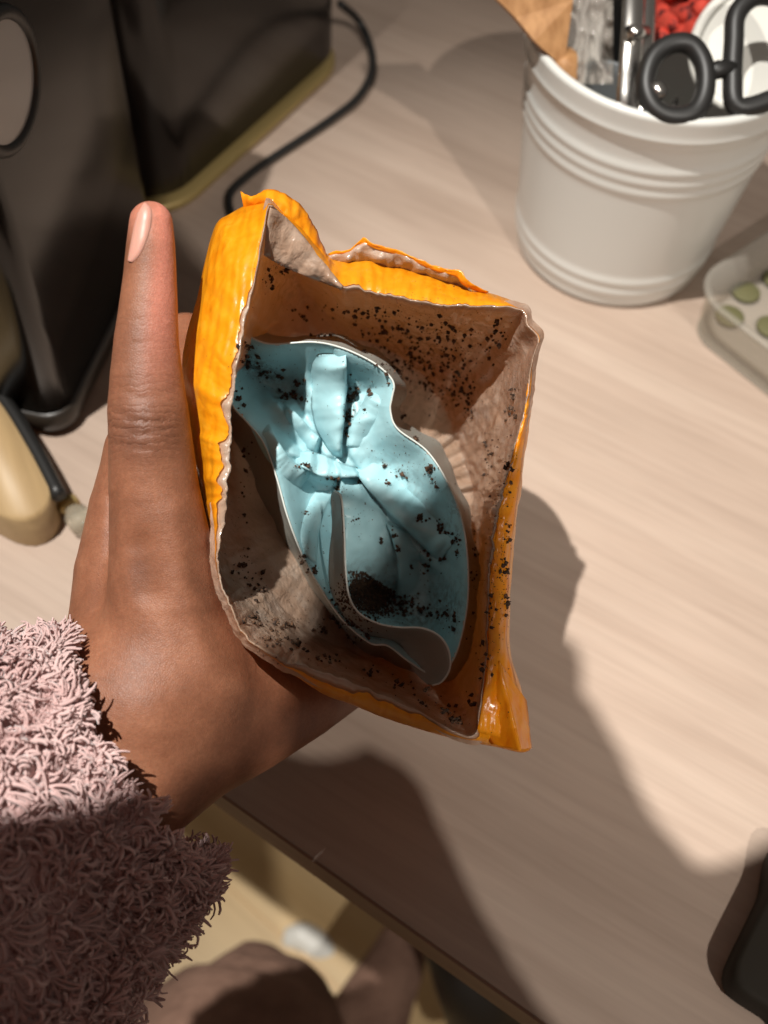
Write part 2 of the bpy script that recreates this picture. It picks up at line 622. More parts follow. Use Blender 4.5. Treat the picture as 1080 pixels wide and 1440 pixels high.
t = stick('knife', 'black knife handle upright beside the clear wrapper', 'knife', W(872, -40, .49), PIN + [-0.008, 0.03, 0.03], 0.0065, M_rubber, 0.7, 'handle')
v, f = tube(np.array([PIN + [-0.008, 0.03, 0.03], PIN + [-0.008, 0.03, 0.0]]), 0.004, 6, ell=0.3)
mesh('blade', v, f, M_steel, t)
t = thing('tongs', 'steel tongs between the knife handle and the scissors', 'tongs', PIN + [0.0, 0.01, 0])
for du, dd in ((0, 0), (16, 0.006)):
    pts = spline(np.array([W(893 + du, -45, .487 + dd), W(890 + du, 40, .484 + dd), W(884 + du, 120, .486 + dd), W(880 + du, 200, .50 + dd), PIN + [0.0, 0.01 + dd, 0.002]]), 24)
    v, f = tube(pts, 0.0052, 8, ell=0.35, up=RX)
    mesh('arm', v, f, M_steel, t)
v, f = tube(np.array([W(886, 46, .479), W(906, 46, .487)]), 0.0035, 10)
mesh('rivet', v, f, M_steel, t)

# red cloth
nu = nv = 30
uu, vv = np.meshgrid(np.linspace(918, 1050, nu), np.linspace(-50, 62, nv), indexing='ij')
dd = 0.515 - 0.012 * fbm(P3(uu / 30, vv / 34, 1), 3, 3)
dd = dd + 0.00001 * ((uu - 985) ** 2) * 0.5
v = Wn(uu, vv, dd)
rd = mesh('red_cloth', v, grid_faces(nu, nv), M_red)
sm = rd.modifiers.new('thickness', 'SOLIDIFY'); sm.thickness = 0.003
tag(rd, 'crumpled red cloth stuffed at the back of the white pot', 'cloth')

# white ladle head
t = thing('ladle', 'white plastic ladle with round head behind the black scissors', 'ladle', PIN + [0.03, 0.03, 0])
pl = np.array([W(1088 + 112 * math.cos(a) - 18 * math.sin(a), 62 + 98 * math.sin(a), .500) for a in np.linspace(0, 2 * math.pi, 48, endpoint=False)])
v, f = prism(pl, FV * 0.004)
mesh('head', v, f, M_white, t, smooth=False)
v, f = tube(np.vstack([pl, pl[:1]]) - FV * 0.0005, 0.0026, 8)
mesh('head_rim', v, f, M_white, t)
v, f = tube(np.array([W(1080, 130, .505), PIN + [0.03, 0.03, 0]]), 0.006, 10)
mesh('handle', v, f, M_white, t)

# scissors
t = thing('scissors', 'black handled scissors with ring grips standing in the white pot', 'scissors', PIN + [0.012, 0.0, 0])


def loop(px, d, r):
    p = spline(np.array([np.r_[a, b, 0] for a, b in px], float), 56, True)
    return tube(np.array([W(a, b, d) for a, b, _ in p]), r, 12, True)


v, f = loop([(908, 120), (918, 82), (944, 62), (972, 64), (990, 92), (991, 130), (976, 158), (946, 164), (920, 152)], .465, 0.0044)
mesh('ring_grip', v, f, M_rubber, t)
v, f = loop([(1036, 20), (1064, -6), (1102, 4), (1126, 60), (1118, 118), (1080, 142), (1036, 150), (1030, 108), (1032, 60)], .468, 0.0044)
mesh('ring_grip', v, f, M_rubber, t)
v, f = tube(np.array([W(990, 104, .466), W(1010, 98, .466), W(1032, 96, .467)]), [0.0036, 0.004, 0.0036], 10)
mesh('stop', v, f, M_rubber, t)
v, f = tube(np.array([W(924, 128, .461), W(924, 128, .466)]), 0.0042, 20)
mesh('pivot', v, f, M_steel, t)
for du in (0, 22):
    pts = np.array([W(925 + du, 150, .468), PIN + [0.006 + du * 0.0004, 0.0, 0.0]])
    v, f = tube(np.array([pts[0] + (pts[1] - pts[0]) * k for k in (0, .3, .7, 1)]), [0.005, 0.006, 0.004, 0.001], 8, ell=0.3)
    mesh('blade', v, f, M_steel, t)

# ------------------------------------------------------------------ clear box with green tablets
bx0, bx1 = G(984, 476), G(1085, 556)
dx = (bx1 - bx0) / np.linalg.norm(bx1 - bx0)
dy = np.array([-dx[1], dx[0], 0])
ctr = bx0 + dx * 0.065 + dy * 0.055
rz = math.atan2(dx[1], dx[0])
t = thing('plastic_box', 'clear plastic food box with rounded corners below the white pot', 'food box', ctr)
v, f = rbox(0.15, 0.115, 0.0012, 0.018, 8, 0.0004)
mesh('bottom', xf(v + np.array([0, 0, .0006]), ctr, rz), f, M_clear, t)
mb = MB()
for off, z in ((0, 0.002), (0.0015, 0.028)):
    pass
rings = []
for off, z in ((0, .0018), (.0030, .030), (.0055, .0305), (.0055, .0325), (.0018, .0325), (-.0012, .0022)):
    r_, _ = rbox(0.15 + 2 * off, 0.115 + 2 * off, 1, 0.018 + off, 8, 0.0)
    n = len(r_) // 4
    rr = r_[n:2 * n].copy(); rr[:, 2] = z
    rings.append(rr)
v = np.vstack(rings)
mesh('side_wall', xf(v, ctr, rz), grid_faces(6, n, False, True), M_clear, t)
for k, (u, w, tilt) in enumerate(((1048, 413, 0.1), (1025, 447, -0.1), (1083, 462, 0.0), (1092, 395, 0.0))):
    c = G(u, w, 0.0020)
    prt = [(0, 0.0), (.0065, 0.0), (.0078, .0006), (.0078, .0018), (.0068, .0024), (0, .0026)]
    v, f = lathe(prt, 28, c)
    g = mesh('green_tablet', v, f, M_green)
    tag(g, ['round olive green tablet in the clear box, nearest the white pot', 'round olive green tablet in the clear box, nearest its left wall', 'olive green tablet cut off by the right edge of the picture, lower in the box', 'olive green tablet at the right edge of the picture, higher in the box'][k], 'tablet', 'green tablets in the clear box')

# dark case bottom right
pb = np.array([G(1104, 1186, .010), G(1070, 1262, .010), G(1030, 1345, .010), G(1022, 1372, .010), G(1031, 1397, .010), G(1080, 1430, .010), G(1160, 1478, .010), G(1260, 1290, .010)])
pb = spline(pb, 64, True)
cc = pb.mean(0)
lay = []
for s, z in ((0.97, 0.001), (1.0, 0.004), (1.0, 0.012), (0.985, 0.0155), (0.95, 0.017), (0.90, 0.0172)):
    q = cc + (pb - cc) * s; q[:, 2] = z; lay.append(q)
t = thing('dark_case', 'dark olive brown case with a rounded corner at the lower right', 'case', cc * [1, 1, 0])
v = np.vstack(lay)
mesh('lid', v, grid_faces(6, 64, False, True) + [[5 * 64 + k for k in range(64)]], M_dark, t)

# ------------------------------------------------------------------ materials of the bag
mm = Mat('orange_film', lin(250, 162, 22), 0.30, Coat_Weight=0.2, Coat_Roughness=0.15)
pos = mm.coord()
n1 = mm.noise(pos, 170, 5, 0.6, 0.8)
mm.base(mm.ramp(n1, [(0.3, lin(244, 146, 10)), (0.55, lin(251, 164, 22)), (0.8, lin(253, 178, 44))]))
wv = mm.node('ShaderNodeTexWave'); wv.inputs['Scale'].default_value = 95; wv.inputs['Distortion'].default_value = 9; wv.inputs['Detail'].default_value = 2.5
wv.inputs['Detail Scale'].default_value = 0.9
mp = mm.node('ShaderNodeMapping'); mp.inputs['Scale'].default_value = (1, 0.45, 0.35); mm.link(pos, mp.inputs[0]); mm.link(mp.outputs[0], wv.inputs['Vector'])
b1 = mm.bump(wv.outputs['Fac'], 0.34, 0.0006)
vr = mm.node('ShaderNodeTexVoronoi'); vr.feature = 'DISTANCE_TO_EDGE'; vr.inputs['Scale'].default_value = 95
nz = mm.node('ShaderNodeTexNoise'); nz.inputs['Scale'].default_value = 120; nz.inputs['Detail'].default_value = 3; mm.link(pos, nz.inputs['Vector'])
vm = mm.node('ShaderNodeVectorMath'); vm.operation = 'SCALE'; vm.inputs['Scale'].default_value = 0.012; mm.link(nz.outputs['Color'], vm.inputs[0])
va = mm.node('ShaderNodeVectorMath'); va.operation = 'ADD'; mm.link(pos, va.inputs[0]); mm.link(vm.outputs[0], va.inputs[1]); mm.link(va.outputs[0], vr.inputs['Vector'])
b2 = mm.bump(mm.math('MINIMUM', vr.outputs['Distance'], 0.3), 0.35, 0.0016, b1)
mm.bump(mm.noise(pos, 420, 3), 0.25, 0.0004, b2)
mm.translucent(0.32, lin(250, 180, 90))
M_orange = mm.m

mm = Mat('liner_film', lin(176, 146, 124), 0.24, Coat_Weight=0.8, Coat_Roughness=0.07)
pos = mm.coord()
mm.base(mm.ramp(mm.noise(pos, 120, 5, 0.65), [(0.32, lin(180, 148, 124)), (0.52, lin(198, 170, 148)), (0.75, lin(212, 194, 178))]))
liner_base = mm.b.inputs['Base Color'].links[0].from_socket
stn = mm.node('ShaderNodeSeparateColor'); mm.link(mm.attr('stain'), stn.inputs[0])
blob = mm.ramp(mm.noise(pos, 260, 4, 0.62, 0.5), [(0.47, (0, 0, 0, 1)), (0.60, (1, 1, 1, 1))])
mm.base(mm.mix(liner_base, lin(52, 34, 24), mm.math('MULTIPLY', stn.outputs[0], blob)))
b1 = mm.bump(mm.noise(pos, 260, 4, 0.6, 0.6), 0.6, 0.0014)
mm.bump(mm.noise(pos, 900, 2), 0.2, 0.0003, b1)
mm.translucent(0.38, lin(218, 196, 174))
M_liner = mm.m

mm = Mat('blue_film', lin(150, 200, 212), 0.42, Coat_Weight=0.08, Coat_Roughness=0.3)
pos = mm.coord()
mm.base(mm.ramp(mm.noise(pos, 80, 4, 0.6), [(0.3, lin(158, 202, 209)), (0.7, lin(172, 212, 218))]))
blue_base = mm.b.inputs['Base Color'].links[0].from_socket
stn = mm.node('ShaderNodeSeparateColor'); mm.link(mm.attr('stain'), stn.inputs[0])
blob = mm.ramp(mm.noise(pos, 420, 4, 0.65, 0.5), [(0.44, (0, 0, 0, 1)), (0.60, (1, 1, 1, 1))])
mm.base(mm.mix(blue_base, lin(78, 58, 44), mm.math('MULTIPLY', stn.outputs[0], blob)))
b1 = mm.bump(mm.noise(pos, 130, 3, 0.5), 0.16, 0.002)
mm.bump(mm.noise(pos, 700, 2), 0.10, 0.0003, b1)
M_blue = mm.m
mm = Mat('blue_film_back', lin(150, 150, 142), 0.45)
mm.bump(mm.noise(mm.coord(), 160, 3, 0.5), 0.2, 0.002)
M_blueback = mm.m
M_bead = Mat('cut_edge', lin(206, 212, 206), 0.3).m
mm = Mat('coffee_ground', lin(62, 42, 28), 0.8)
mm.base(mm.ramp(mm.noise(mm.coord(), 900, 2), [(0.35, lin(38, 25, 16)), (0.55, lin(72, 49, 32)), (0.75, lin(116, 82, 54))]))
M_ground = mm.m

# ------------------------------------------------------------------ the orange bag
BC = np.array([520.0, 690.0])
RIM = [(378, 290, .322), (398, 304, .328), (428, 336, .331), (452, 366, .334), (480, 402, .336), (512, 407, .336), (560, 417, .336), (610, 427, .335), (660, 430, .334),
       (712, 432, .332), (736, 439, .330), (743, 458, .329), (757, 474, .329), (751, 500, .330), (746, 525, .331), (741, 570, .331), (726, 620, .331), (711, 680, .330), (697, 740, .329),
       (689, 800, .328), (686, 860, .327), (685, 910, .326), (680, 960, .326), (674, 1000, .325), (668, 1034, .324), (640, 1029, .323), (600, 1009, .322), (550, 984, .320),
       (500, 964, .318), (450, 945, .316), (402, 930, .314), (370, 915, .313), (346, 893, .312), (329, 866, .312), (317, 836, .312), (308, 800, .312), (307, 768, .312),
       (313, 735, .312), (318, 690, .312), (322, 645, .312), (323, 600, .312), (327, 560, .312), (332, 515, .312), (341, 470, .313), (351, 420, .314), (361, 375, .316), (370, 330, .319)]
OUT = [(300, 322, .338), (308, 308, .338), (318, 302, .340), (350, 286, .345), (386, 286, .350), (430, 318, .352), (468, 362, .352), (520, 364, .352), (580, 378, .352), (640, 398, .350), (690, 412, .348), (726, 428, .344),
       (748, 470, .342), (751, 520, .343), (748, 570, .344), (739, 640, .345), (729, 720, .345), (721, 800, .344), (717, 860, .343), (718, 920, .342), (733, 968, .341), (741, 1010, .340), (747, 1040, .338), (748, 1051, .338), (743, 1056, .338), (730, 1058, .337),
       (690, 1049, .336), (650, 1041, .336), (606, 1031, .336), (555, 1016, .335), (500, 994, .334), (450, 973, .332), (405, 944, .330), (365, 915, .330), (330, 870, .330), (306, 815, .332), (297, 760, .334),
       (287, 705, .336), (273, 640, .338), (262, 575, .339), (256, 520, .339), (264, 468, .339), (276, 420, .339), (289, 366, .338)]
BOT = [(350, 520, .405), (430, 470, .41), (560, 500, .41), (640, 600, .41), (665, 740, .408), (650, 900, .405), (560, 930, .385), (440, 890, .364), (362, 800, .358), (330, 660, .375)]
NT = 480


def polar(poly, n=NT):
    p = spline(np.array(poly, float), 900, True)
    a = np.arctan2(p[:, 1] - BC[1], p[:, 0] - BC[0])
    r = np.hypot(p[:, 0] - BC[0], p[:, 1] - BC[1])
    o = np.argsort(a); a, r, d = a[o], r[o], p[o, 2]
    t = np.linspace(-math.pi, math.pi, n, endpoint=False)
    return t, np.interp(t, a, r, period=2 * math.pi), np.interp(t, a, d, period=2 * math.pi)


tt, rR, dR = polar(RIM)
_, rO, dO = polar(OUT)
_, rB, dB = polar(BOT)
ct, st = np.cos(tt), np.sin(tt)
jag = fbm(P3(ct * 14, st * 14, 0), 4, 11)
jag2 = fbm(P3(ct * 40, st * 40, 3), 3, 21)
rR = rR + 2.2 * jag + 1.2 * jag2
dR = dR + 0.0012 * fbm(P3(ct * 6, st * 6, 5), 3, 31)
ang = np.degrees(tt)
# how wide a strip of pale liner shows between the torn orange edge and the rim
lipw = 7 + 4 * jag
lipw = lipw + np.where((ang > 95) & (ang < 175), 13.0, 0) + np.where((ang > -178) & (ang < -160), 3, 0)
lipw = np.where((ang > -120) & (ang < -35), 2 + 1.5 * jag, lipw)
for a0, w0, h0 in ((-150, 2.2, 7), (-163, 2.0, 8), (-172, 2.5, 6), (172, 2.5, 10), (166, 2, 5), (150, 3, 7)):
    lipw = lipw + h0 * np.exp(-(((ang - a0 + 180) % 360 - 180) / w0) ** 2)
lipw = np.where(np.abs(ang) < 62, 1.5 + 0.6 * jag, lipw)
lipw = np.clip(np.convolve(np.r_[lipw[-4:], lipw, lipw[:4]], np.ones(5) / 5, 'same')[4:-4] + 1.2 * jag2, 1.5, 26)
lipw = np.minimum(lipw, np.maximum(0.45 * (rO - rR), 1.5))


def ring(r, d): return Wn(BC[0] + r * ct, BC[1] + r * st, d)


BAGP = W(520, 740, .40)
bag = thing('orange_bag', 'torn open orange plastic coffee bag held in the hand', 'bag', BAGP)

# outer orange skin
rows = []
SO = 26
for k in range(SO + 1):
    s = k / SO
    r0 = rR + lipw
    if s <= 0.5:
        q = s / 0.5
        r = r0 + (rO - r0) * math.sin(q * math.pi / 2) ** 0.9
        d = dR + 0.0008 + (dO - dR) * (q ** 1.3)
    else:
        q = (s - 0.5) / 0.5
        r = rO + (rB * 1.04 - rO) * (q ** 1.6)
        d = dO + (dB + 0.006 - dO) * math.sin(q * math.pi / 2)
    uu_, vv_ = BC[0] + r * ct, BC[1] + r * st
    wr = fbm(P3(uu_ / 46, vv_ / 110, 0.4), 4, 41)
    wr2 = np.abs(fbm(P3(uu_ / 13 + 0.08 * vv_ / 13, vv_ / 60, 0.7), 3, 47))
    amp = 4 * q * (1 - q) if s <= 0.5 else 1
    d = d - amp * (0.0012 * wr + 0.0007 * wr2)
    r = r + (1.4 * fbm(P3(ct * 9, st * 9, 7), 3, 53) * (q if s <= 0.5 else 1 - q))
    rows.append(ring(r, d))
rows = np.array(rows)
ff = grid_faces(SO + 1, NT, False, True)
outer = mesh('outer_skin', rows, ff, M_orange, bag)

# liner
rows = []
lam = [(lipw + 9, 0.0045), (lipw * 0.6, 0.0012), (0 * lipw, 0.0)]
for dr, dd in lam: rows.append(ring(rR + dr, dR + dd))
rows.append(ring(rR - 1.5, dR + 0.0006))
SI = 40
for k in range(1, SI + 1):
    s = k / SI
    bul = np.where(np.abs(ang) > 150, 1.0, 0.0)
    bul = np.convolve(np.r_[bul[-20:], bul, bul[:20]], np.ones(41) / 41, 'same')[20:-20]
    r = (rR - 1.5) + (rB - rR) * (s ** 1.05) + bul * 60 * math.sin(s * math.pi) * 0.8
    d = dR + (dB - dR) * (s ** 0.92)
    uu_, vv_ = BC[0] + r * ct, BC[1] + r * st
    w1 = fbm(P3(uu_ / 48, vv_ / 48, s * 2.0), 4, 61)
    w2 = np.abs(fbm(P3(uu_ / 15, vv_ / 19, s * 3), 3, 67))
    # heat-seal dimples on the right-hand wall
    right = np.exp(-((ang + 8) / 26) ** 2) * sstep(0.05, 0.2, s)
    dim = np.sin(uu_ * 0.36 + 1.3 * w1) * np.sin(vv_ * 0.27 - uu_ * 0.12) * right
    amp = min(1, s * 6) * (1 - 0.55 * np.exp(-((ang - 140) / 38) ** 2))
    d = d - amp * (0.0022 * w1 + 0.0016 * w2) - 0.0018 * dim
    r = r + amp * 4 * fbm(P3(ct * 7, st * 7, s * 4), 3, 71)
    rows.append(ring(r, d))
rows.append(np.repeat(ring(rB * 0, dB)[:1] * 0 + W(500, 720, .412), NT, 0))
rows = np.array(rows)
liner = mesh('inner_liner', rows, grid_faces(len(rows), NT, False, True), M_liner, bag)
q = rows.reshape(-1, 3) - CP
lz = q @ FV; lu, lv = 540 + F_PX * (q @ RX) / lz, 720 - F_PX * (q @ UX) / lz
st_ = np.zeros(len(lu))
for a, b, ra, rb, k in ((600, 490, 95, 60, 1.0), (640, 545, 40, 50, .8), (400, 400, 40, 40, .6), (390, 890, 60, 26, .35), (650, 1000, 30, 30, .4), (690, 640, 20, 60, .4)):
    st_ = np.maximum(st_, k * np.exp(-((lu - a) / ra) ** 2 - ((lv - b) / rb) ** 2))
sc_ = np.zeros((len(lu), 4), np.float32); sc_[:, 0] = st_; sc_[:, 3] = 1
ca_ = liner.data.color_attributes.new('stain', 'FLOAT_COLOR', 'POINT'); ca_.data.foreach_set('color', sc_.ravel())


def strip(name, A, B, mat, parent, n=70, m=8, seed=0, amp=0.0012, curl=0.0, jagv=2.0):
    """sheet between two pixel polylines with depth"""
    a = spline(np.array(A, float), n); b = spline(np.array(B, float), n)
    a[:, 1] += jagv * fbm(P3(np.arange(n) * 0.35, 0 * np.arange(n), seed), 3, seed)
    a[:, 0] += jagv * 0.6 * fbm(P3(np.arange(n) * 0.35, 0 * np.arange(n), seed + 5), 3, seed + 3)
    V = []
    for k in range(m + 1):
        s = k / m
        p = a * (1 - s) + b * s
        p[:, 2] -= curl * math.sin(s * math.pi) + amp * fbm(P3(p[:, 0] / 14, p[:, 1] / 14, seed), 3, seed + 9) * min(1, 3 * s)
        V.append(Wn(p[:, 0], p[:, 1], p[:, 2]))
    o = mesh(name, np.array(V), grid_faces(m + 1, n), mat, parent)
    s = o.modifiers.new('thickness', 'SOLIDIFY'); s.thickness = 0.00035
    return o


# torn tuft of film at the top left corner, the torn back lip, the folded right-hand seam and the gusset corner
strip('torn_flap', [(338, 268, .338), (352, 275, .336), (366, 271, .334), (380, 266, .333), (404, 274, .334), (424, 290, .336), (441, 314, .340), (457, 352, .345)],
      [(344, 300, .342), (352, 300, .342), (366, 292, .338), (380, 292, .332), (396, 302, .332), (412, 320, .335), (432, 345, .338), (462, 372, .342)], M_orange, bag, seed=3, amp=0.0007, curl=0.0016, jagv=1.2)
strip('liner_flap', [(380, 291, .3205), (402, 306, .327), (430, 338, .330), (454, 368, .333), (482, 403, .335)],
      [(367, 356, .327), (392, 371, .331), (420, 384, .334), (450, 395, .336), (480, 406, .336)], M_liner, bag, n=50, m=8, seed=4, amp=0.0008, curl=0.001, jagv=1.0)
lip = strip('torn_lip', [(462, 357, .3480), (490, 352, .345), (503, 344, .343), (516, 339, .342), (532, 346, .342), (560, 354, .342), (590, 368, .342), (618, 379, .341), (645, 384, .340), (656, 396, .340), (662, 408, .342)],
            [(466, 372, .350), (490, 375, .350), (505, 374, .350), (516, 376, .350), (532, 378, .350), (560, 384, .350), (590, 392, .350), (618, 400, .350), (645, 408, .350), (656, 412, .350), (666, 414, .350)], M_liner, bag, seed=5, amp=0.0015, curl=0.002, jagv=2.0)
strip('torn_lip_edge', [(462, 355, .3476), (490, 351, .3445), (503, 341, .3425), (514, 334, .3412), (526, 342, .3412), (556, 350, .3412), (590, 365, .3412), (618, 375, .3402), (646, 380, .339), (658, 393, .339), (686, 411, .343)],
      [(464, 361, .3485), (490, 356, .346), (505, 348, .3435), (516, 344, .3425), (532, 351, .3425), (560, 358, .3425), (590, 371, .3425), (618, 382, .3415), (642, 389, .3405), (652, 400, .341), (680, 413, .3445)], M_orange, bag, m=4, seed=6, amp=0.0006, jagv=1.5)
strip('side_fold', [(749, 522, .3395), (744, 580, .338), (735, 650, .336), (724, 730, .335), (717, 800, .334), (714, 860, .333), (714, 910, .333), (727, 962, .334), (737, 1010, .334), (743, 1046, .333)],
      [(742, 545, .3325), (735, 590, .332), (715, 660, .3315), (699, 740, .3300), (690, 810, .3285), (688, 870, .3272), (687, 920, .3265), (683, 960, .3262), (677, 998, .3255), (671, 1030, .325)], M_orange, bag, m=10, seed=8, amp=0.0012, curl=0.0022, jagv=1.0)
lp = lambda a, b: [tuple(np.array(a) * (1 - k) + np.array(b) * k) for k in (0, .25, .5, .75, 1)]
strip('gusset_fold', lp((741, 985, .335), (748, 1052, .333)), lp((702, 930, .327), (732, 1054, .3215)), M_orange, bag, n=40, m=8, seed=9, amp=0.0005, jagv=0.4)
strip('gusset_fold', lp((702, 930, .3268), (732, 1056, .3213)), lp((672, 1012, .331), (690, 1046, .331)), M_orange, bag, n=40, m=8, seed=10, amp=0.0005, jagv=0.4)

# ------------------------------------------------------------------ the blue pouch inside
MOUTH = [(318, 470, .352), (345, 471, .350), (362, 479, .350), (385, 484, .350), (440, 481, .350), (480, 489, .350), (520, 507, .350), (544, 525, .350), (554, 541, .350), (551, 560, .351), (549, 578, .352), (559, 603, .352),
         (600, 634, .352), (628, 676, .351), (648, 725, .350), (657, 780, .349), (658, 840, .348), (650, 890, .347), (636, 930, .346), (612, 950, .347), (575, 930, .347), (545, 908, .347), (520, 904, .348), (482, 872, .350), (448, 822, .352),
         (425, 780, .353), (404, 725, .353), (388, 668, .353), (370, 622, .352), (346, 592, .351), (326, 568, .351), (312, 520, .351)]
mo = spline(np.array(MOUTH, float), 400, True)
step = 3.0
gu, gv = np.arange(306, 668, step), np.arange(462, 964, step)
UU, VV = np.meshgrid(gu, gv, indexing='ij')
wu = UU + 3.0 * fbm(P3(UU / 45, VV / 45, 1), 2, 81)
wv_ = VV + 3.0 * fbm(P3(UU / 45, VV / 45, 4), 2, 83)
dist = np.full(UU.shape, 1e9); de = np.zeros(UU.shape)
for k in range(0, 400, 2):
    q = np.hypot(UU - mo[k, 0], VV - mo[k, 1]); m_ = q < dist
    dist = np.where(m_, q, dist); de = np.where(m_, mo[k, 2], de)
floor_d = 0.374 + 0.008 * sstep(600, 850, VV) + 0.004 * fbm(P3(UU / 90, VV / 90, 2), 2, 85)
Hh = np.zeros(UU.shape)      # metres towards the camera


def ridge(pl, h0, h1, wl, wr, p=1.0):
    """asymmetric fold: wl / wr are widths left / right of travel (image axes)"""
    global Hh
    d_, t_, s_ = segd(wu, wv_, pl)
    w_ = np.where(s_ > 0, wr, wl)
    pr = np.clip(1 - d_ / w_, 0, 1)
    pr = 0.55 * pr + 0.45 * pr * pr * (3 - 2 * pr)
    Hh = np.maximum(Hh, 1.15 * (h0 + (h1 - h0) * t_) * pr ** p)


# big pillow fold running down from the far edge, steep on its right
ridge([(474, 488), (478, 540), (480, 600), (482, 650)], .010, .007, 58, 9)
ridge([(430, 500), (432, 540), (452, 600), (470, 640)], .0085, .004, 40, 26)
# folds fanning to the left
ridge([(392, 566), (415, 600), (440, 632), (456, 655)], .0075, .005, 9, 26)
ridge([(404, 575), (425, 590), (446, 612), (462, 640)], .006, .004, 26, 8)
ridge([(372, 612), (400, 640), (430, 660), (470, 672)], .007, .006, 30, 12)
# band across the knot
ridge([(408, 640), (440, 650), (475, 660), (508, 668)], .0085, .0075, 18, 8)
# right-hand sheet, dropping along the diagonal crease
ridge([(492, 640), (520, 690), (560, 740), (610, 800)], .009, .004, 120, 10)
ridge([(512, 580), (540, 620), (580, 660)], .004, .003, 70, 40)
# sheet below the knot on the left, ending in the near flap
ridge([(478, 690), (484, 740), (486, 800), (492, 845)], .013, .018, 85, 5)
ridge([(455, 700), (440, 740), (432, 790)], .004, .004, 26, 10)
ridge([(505, 680), (530, 740), (556, 800), (566, 850)], .007, .004, 32, 14)
crease = np.zeros(UU.shape)
for pl, w_, a_ in (([(486, 505), (486, 560), (484, 640)], 5, .003), ([(446, 615), (430, 585)], 6, .002), ([(405, 648), (455, 668), (500, 676)], 6, .003),
                   ([(470, 660), (500, 665), (560, 740), (640, 800)], 6, .003), ([(556, 790), (560, 850)], 6, .002), ([(520, 560), (545, 600)], 8, .001)):
    d_, _, _ = segd(wu, wv_, pl)
    crease = np.maximum(crease, a_ * np.exp(-(d_ / w_) ** 2))
d_, _, _ = segd(UU, VV, [(508, 812), (525, 838), (548, 850)])
hole = 0.010 * np.exp(-(d_ / 34) ** 2)
small = 0.0009 * fbm(P3(UU / 22, VV / 22, 6), 3, 87)
deep = floor_d - Hh + crease + hole + small
wall = sstep(0, 62, dist)
left_w = sstep(430, 360, UU) * sstep(760, 640, VV)
DD = de + (deep - de) * wall ** (0.75)
ins = inside(mo, UU, VV)
V = Wn(UU, VV, DD)
idx = np.arange(UU.size).reshape(UU.shape)
ff = []
near = dist < 2.2 * step
keep = ins | (dist < step * 1.05)
# pull outside boundary vertices onto the mouth curve
mo_uv = mo[:, :2]
out_i, out_j = np.where(keep & ~ins)
for i, j in zip(out_i, out_j):
    q = np.argmin((mo_uv[:, 0] - UU[i, j]) ** 2 + (mo_uv[:, 1] - VV[i, j]) ** 2)
    V[i, j] = W(mo[q, 0], mo[q, 1], mo[q, 2])
for i in range(len(gu) - 1):
    for j in range(len(gv) - 1):
        if keep[i, j] and keep[i + 1, j] and keep[i + 1, j + 1] and keep[i, j + 1]:
            ff.append((idx[i, j], idx[i, j + 1], idx[i + 1, j + 1], idx[i + 1, j]))
used = sorted({k for q in ff for k in q}); mp_ = {k: n for n, k in enumerate(used)}
VV_ = V.reshape(-1, 3)[used]
ff = [[mp_[k] for k in q] for q in ff]
pouch = thing('blue_pouch', 'crumpled pale blue foil pouch dusted with coffee inside the orange bag', 'pouch', W(500, 700, .39))
inn = mesh('inner_face', VV_, ff, M_blue, pouch)
gu_, gv_ = UU.ravel()[used], VV.ravel()[used]
st_ = np.zeros(len(gu_))
for a_, b_, ra, rb, ro_, k_ in ((366, 520, 34, 12, .5, 1.0), (345, 500, 20, 10, .2, .9), (395, 556, 10, 14, 0, .7), (495, 570, 12, 34, 0, .6), (420, 548, 14, 16, 0, .5), (520, 836, 44, 34, .4, .9), (625, 850, 30, 36, 0, .6),
                             (610, 745, 30, 18, 0, .45), (640, 720, 10, 60, 0, .4), (560, 670, 60, 30, .6, .25), (585, 870, 60, 14, 0, .6)):
    c_, s__ = math.cos(ro_), math.sin(ro_)
    x_, y_ = (gu_ - a_) * c_ + (gv_ - b_) * s__, -(gu_ - a_) * s__ + (gv_ - b_) * c_
    st_ = np.maximum(st_, k_ * np.exp(-(x_ / ra) ** 2 - (y_ / rb) ** 2))
sc_ = np.zeros((len(gu_), 4), np.float32); sc_[:, 0] = st_; sc_[:, 3] = 1
ca_ = inn.data.color_attributes.new('stain', 'FLOAT_COLOR', 'POINT'); ca_.data.foreach_set('color', sc_.ravel())
# folded layers of film lying over one another round the knot


def depth_at(u, v):
    i = np.clip((u - gu[0]) / step, 0, len(gu) - 1.001); j = np.clip((v - gv[0]) / step, 0, len(gv) - 1.001)
    i0, j0 = i.astype(int), j.astype(int); fi, fj = i - i0, j - j0
    return (DD[i0, j0] * (1 - fi) + DD[i0 + 1, j0] * fi) * (1 - fj) + (DD[i0, j0 + 1] * (1 - fi) + DD[i0 + 1, j0 + 1] * fi) * fj


